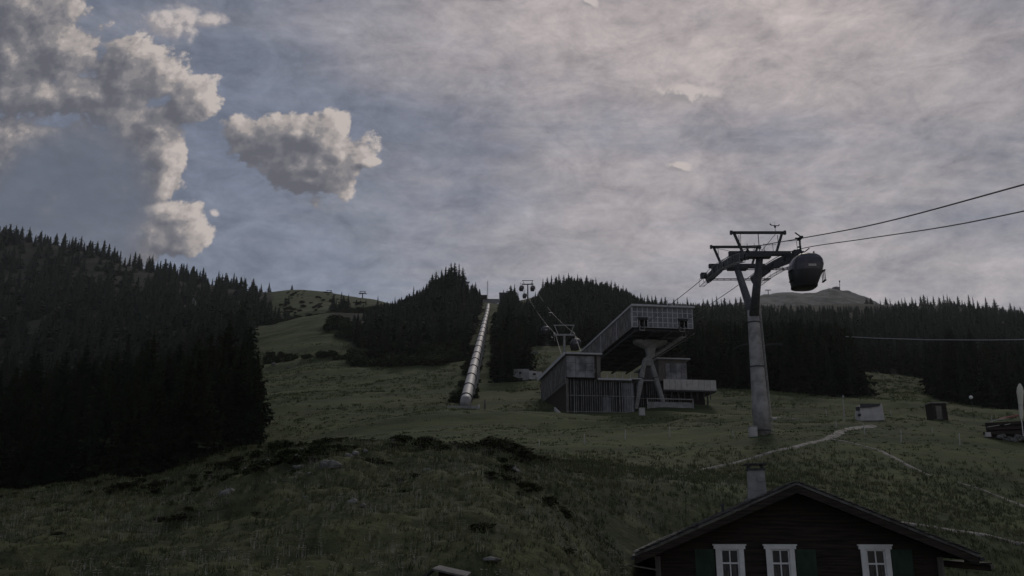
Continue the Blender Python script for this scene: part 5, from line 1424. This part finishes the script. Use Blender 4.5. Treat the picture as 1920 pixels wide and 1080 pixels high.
# overhead cable in front of the right forest
pts = [at(1586, 631, 230), at(1640, 634, 222), at(1740, 637, 210), at(1850, 637.5, 196), at(1960, 636, 185), at(2150, 632, 165)]
cable('overhead_cable', [p for p in pts], .10, M_ropel, 'single thin pale cable crossing in front of the right forest')
# round white lamp
a_ = at(1820.5, 745, 150); g = H(a_.x, 150); r = thing('globe_marker', 'small white ball on a stem in front of the right forest', 'marker', (a_.x, 150, g))
m = MB(); m.loft([[Vector((a_.x + .3 * math.sin(math.pi * k / 8 + .001) * math.cos(i * .628), 150 + .3 * math.sin(math.pi * k / 8 + .001) * math.sin(i * .628), a_.z - .3 * math.cos(math.pi * k / 8))) for i in range(10)] for k in range(9)]); m.build('ball', M_white, r, smooth=True)
m = MB(); m.tube((a_.x, 150, g - .1), (a_.x, 150, a_.z - .28), .03, .03, 5); m.build('stem', M_dark, r)

# right edge: log stack, table top, stone wall, folded parasol
Yt = findY(1880, 824, 80, 120); g = G(1880, 824, Yt); sc = Yt / F * 1.05
def atY(px, py, dy=0): return at(px, py, Yt + dy)
r = thing('timber_platform', 'dark stacked timber platform with pale top boards at the right edge', 'platform', tuple(g))
m = MB(); rn = random.Random(8)
for k in range(4):
    zl = 822 - k * 8.5; l = 1842 + k * 4
    for j in range(4): m.bar(atY(l + rn.uniform(-2, 2), zl - 1 - (0 if k else -1), j * .6), atY(1975, zl - 3 - k * 1.5, j * .6), .36, .34)
m.bar(atY(1850, 806.5, .5), atY(1975, 801, .5), .3, 1.75); m.build('beams', M_wood, r)
m = MB(); m.bar(atY(1852, 791), atY(1882, 785.5), 1.2, .09); m.bar(atY(1852, 800.5), atY(1872, 797.5), .5, .08); m.bar(atY(1882, 797), atY(1892, 795), .5, .07); m.build('top_board', M_plast, r)
m = MB(); m.box(atY(1851, 815), (.7, .5, .55)); m.build('end_block', M_plast, r)
m = MB(); a_ = atY(1881, 785, .1); b_ = atY(1912, 780, .1); m.prism([a_, b_, b_ + Vector((.1, .3, .28)), a_ + Vector((.2, .3, .22))], (0, 1.1, 0)); o = m.build('red_blanket', M_red, bevel=.05); tag(o, 'red cloth lying on the timber platform', 'cloth')
m = MB()
for k in range(46):
    c = atY(rn.uniform(1872, 1960), rn.uniform(816, 828), rn.uniform(-.9, -.3)); s = rn.uniform(.22, .42)
    ring = []
    m.loft([[c + Vector((s * q_ * math.cos(i * 1.05 + k) * rn.uniform(.8, 1.1), s * q_ * math.sin(i * 1.05 + k), z_ * s)) for i in range(6)] for z_, q_ in ((-.6, .4), (-.3, .9), (.25, .85), (.5, .4))])
o = m.build('stone_wall', M_rock); tag(o, 'low heap of grey stones below the timber platform', 'wall')
a_ = atY(1916, 800, -.3); tp = atY(1912, 719, -.3)
r = thing('folded_parasol', 'closed cream parasol standing at the right edge', 'parasol', tuple(a_ - Vector((0, 0, .8))))
m = MB()
ax = tp - a_
rings = []
for u, rr_ in ((.18, .13), (.3, .19), (.5, .22), (.7, .28), (.8, .33), (.9, .27), (.97, .14), (1.0, .05)):
    rings.append([a_ + ax * u + Vector((rr_ * (1 + .22 * (i % 2)) * math.cos(i * .5236), rr_ * (1 + .22 * (i % 2)) * math.sin(i * .5236), 0)) for i in range(12)])
m.loft(rings); m.build('canopy', M_cream, r)
m = MB(); m.tube(a_ - Vector((0, 0, 1.2)), a_ + ax * .2, .05, .05, 8); m.build('pole', M_white, r)
m = MB(); m.tube(a_ + ax * .48, a_ + ax * .51, .27, .27, 12); m.build('tie_band', M_plast, r)

# ------------------------------------------------------------------ chalet in front
YW = 34.0
RX = 10.35
CX = Matrix.Translation((RX, 33, 0)) @ Matrix.Rotation(R(-9), 4, 'Z') @ Matrix.Translation((-RX, -33, 0))
ch = thing('wooden_chalet', 'dark timber chalet with white window frames and green shutters in the lower right', 'house', (10.4, YW, -7.3))
x0, x1 = RX - 5.19, RX + 4.95; RZt = 1.72
SL = .425
def roofz(x): return RZt - SL * abs(x - RX) 
DEP = 9.0
m = MB()
m.prism([(x0, YW, -8), (x1, YW, -8), (x1, YW, roofz(x1) - .22), (RX, YW, RZt - .22), (x0, YW, roofz(x0) - .22)], (0, DEP, 0))
for k in range(33):      # plank courses
    z = -7.4 + k * .28
    if z > RZt - .6: break
    a = x0 if z < roofz(x0) - .3 else RX - (RZt - .3 - z) / SL; b = x1 if z < roofz(x1) - .3 else RX + (RZt - .3 - z) / SL
    m.box(((a + b) / 2, YW - .012, z), (b - a - .04, .05, .235))
wall = m.build('wall', M_wood, ch, X=CX)
for s, xa in ((-1, x0), (1, x1)):
    m = MB(); m.box((xa - s * .09, YW - .09, -3.9 if s < 0 else -3.9), (.2, .12, 6.2)); m.build('corner_board', M_larch, ch, X=CX)
# roof slabs with shingle rows
EL, ER = RX - 5.93, RX + 5.89
roof = None
for s, xe in ((-1, EL), (1, ER)):
    m = MB(); ze = roofz(xe)
    YF_, YB = YW - 1.05, YW + DEP + .8
    m.prism([(RX, YF_, RZt), (xe, YF_, ze), (xe, YF_, ze + .10), (RX, YF_, RZt + .10)], (0, YB - YF_, 0))
    rn = random.Random(12 + s); nrow = 26
    for k in range(nrow):
        u0, u1 = k / nrow, (k + 1.25) / nrow; y = YF_ - .05
        while y < YB:
            w = rn.uniform(.18, .5) if y < YF_ + 1.2 else 2.4
            j = rn.uniform(-.03, .05); lf_ = rn.uniform(.0, .03)
            xa, xb = RX + (xe - RX) * u0, RX + (xe - RX) * (u1 + j * .3)
            za, zb = roofz(xa) + .115, roofz(xb) + .15 + lf_
            m.prism([(xa, y, za), (xb, y, zb), (xb, y, zb + .025), (xa, y, za + .02)], (0, w * .96, 0)); y += w
    o = m.build('roof', M_shing, ch, X=CX)
    m = MB(); m.prism([(RX + s * .0, YF_ + .02, RZt - .02), (xe, YF_ + .02, ze - .02), (xe - s * .02, YF_ + .02, ze - .26), (RX, YF_ + .02, RZt - .28)], (0, .06, 0)); m.build('verge_board', M_wood, ch, X=CX)
    for k in range(5):
        xx = RX + (xe - RX) * (.14 + k * .21); m = MB(); m.bar((xx, YF_ + .1, roofz(xx) - .13), (xx, YW, roofz(xx) - .13), .16, .2); m.build('purlin_end', M_wood, ch, X=CX)
    m = MB(); m.tube((xe + s * .08, YF_ - .05, ze - .05), (xe + s * .08, YB, ze - .05), .075, .075, 8); m.build('gutter', M_dark, ch, X=CX)
# chimney
cy = YW + 2.3; cx = RX - 1.06
m = MB(); m.loft([[Vector((cx + hx * sx, cy + hx * sy, z)) for sx, sy in ((-1, -1), (1, -1), (1, 1), (-1, 1))] for z, hx in ((.2, .36), (1.3, .35), (2.45, .31))])
for (dx_, z, w_) in ((-.1, 1.75, .3), (.12, 2.1, .24), (.05, 1.5, .2)): m.box((cx + dx_, cy - .33, z), (w_, .05, .18))
cm = m.build('chimney', M_conc, ch, X=CX)
m = MB(); m.box((cx, cy, 2.49), (.72, .72, .07)); m.build('chimney_collar', M_dark, cm, X=CX)
m = MB()
for sx in (-1, 1):
    for sy in (-1, 1): m.box((cx + sx * .26, cy + sy * .26, 2.6), (.07, .07, .16))
m.box((cx, cy, 2.7), (.86, .86, .05)); m.build('chimney_cap', M_dark, cm, X=CX)
m = MB(); m.box((cx, cy, 1.3), (.9, .9, .16)); m.build('flashing', M_steel, cm, X=CX)
m = MB(); vx = RX - 2.5; m.tube((vx, YW + 1.5, roofz(vx)), (vx, YW + 1.5, roofz(vx) + .42), .05, .05, 8); m.tube((vx, YW + 1.5, roofz(vx) + .4), (vx, YW + 1.5, roofz(vx) + .5), .09, .06, 8); m.build('vent_pipe', M_dark, ch, X=CX)
# windows
def window(cx_, shutter):
    zt, zb, w = -.42, -2.05, 1.02
    fr = MB(); y = YW - .12
    fr.box((cx_, y, zt - .05), (w + .12, .12, .13))                       # head board
    fr.box((cx_, y - .03, zt + .03), (w + .2, .08, .05))
    for s in (-1, 1): fr.box((cx_ + s * (w / 2 - .09), y, (zt - .115 + zb) / 2), (.18, .09, zt - .115 - zb))
    fr.box((cx_, y, zb - .06), (w + .1, .16, .12))
    o = fr.build('window_frame', M_white, ch, X=CX)
    m = MB(); wi = w - .36; yi = YW - .085
    m.box((cx_, yi, zt - .145), (wi, .05, .06)); m.box((cx_, yi, zt - .62), (wi, .05, .06))
    for s in (-1, 1): m.box((cx_ + s * (wi / 2 - .03), yi, (zt - .18 + zb) / 2), (.055, .044, zt - .18 - zb))
    m.box((cx_, yi, (zt - .18 + zb) / 2), (.045, .038, zt - .18 - zb)); m.build('sash', M_white, o, X=CX)
    m = MB(); m.box((cx_, YW - .055, (zt + zb) / 2 - .06), (wi, .01, zt - zb - .14)); m.build('pane', M_glass, o, X=CX)
    m = MB()
    for s in (-1, 1):
        for k in range(5): m.box((cx_ + s * (wi / 2 - .06 - k * .045), YW - .068 - .004 * (k % 2), zt - .64 - .55), (.03, .006, 1.0 + .05 * (k % 3)))
    m.build('curtain', M_curt, o, X=CX)
    if shutter:
        m = MB(); sx = cx_ + shutter * (w / 2 + .40)
        m.box((sx, YW - .07, (zt - .12 + zb) / 2), (.70, .05, zt - .12 - zb))
        for k in range(22): m.box((sx, YW - .105, zt - .22 - k * .068), (.56, .03, .03))
        m.box((sx, YW - .11, zt - .95), (.62, .02, .07))
        s_ = m.build('shutter', M_green, ch, X=CX)
        m = MB()
        for zz_ in (zt - .3, zt - 1.3): m.box((sx - shutter * .33, YW - .125, zz_), (.12, .02, .04))
        m.build('hinge', M_dark, s_, X=CX)
window(RX - 2.46, -1); window(RX - .65, 1); window(RX + 2.68, 1)
# lean-to canopy on the right side
m = MB()
for k in range(3): m.bar((15.3, YW + .3 + k * .9, -1.05 + .0 * k), (17.0 - k * .1, YW + .3 + k * .9, -1.22), .12, .14)
m.box((16.1, YW + 1.6, -1.02), (1.8, 3.0, .06)); m.build('side_canopy', M_wood, ch, X=CX)
m = MB(); m.box((17.0, YW + 1.6, -1.13), (.1, 3.0, .14)); m.build('canopy_fascia', M_larch, ch, X=CX)
m = MB(); m.bar((4.25, YW - .9, -1.12), (5.1, YW - .2, -1.28), .28, .05); m.build('gutter_spout', M_larch, ch, X=CX)

# little hut roof at the bottom edge
a_ = at(843, 1066, 21); r = thing('small_hut', 'little grey roof peeping in at the bottom edge', 'hut', (a_.x, 21, a_.z - 2.2))
m = MB(); x_ = a_.x; z_ = a_.z
m.prism([(x_ - .22, 20.6, z_ - 2.2), (x_ + .42, 20.6, z_ - 2.2), (x_ + .42, 20.6, z_ - .16), (x_ - .22, 20.6, z_ - .02)], (0, 1.6, 0)); m.build('wall', M_wood, r)
m = MB(); m.prism([(x_ - .34, 20.3, z_ + .03), (x_ + .42, 20.3, z_ - .13), (x_ + .42, 20.3, z_ - .17), (x_ - .34, 20.3, z_ - .01)], (0, 2.1, 0)); m.build('roof', M_shing, r)
m = MB(); m.prism([(x_ - .36, 20.3, z_ + .0), (x_ - .62, 20.3, z_ - .2), (x_ - .62, 20.3, z_ - .25), (x_ - .36, 20.3, z_ - .05)], (0, 2.1, 0)); m.build('rear_roof', M_dark, r)
HAZE = 0.00006
if HAZE: _haze()
print('objects', len(bpy.data.objects))
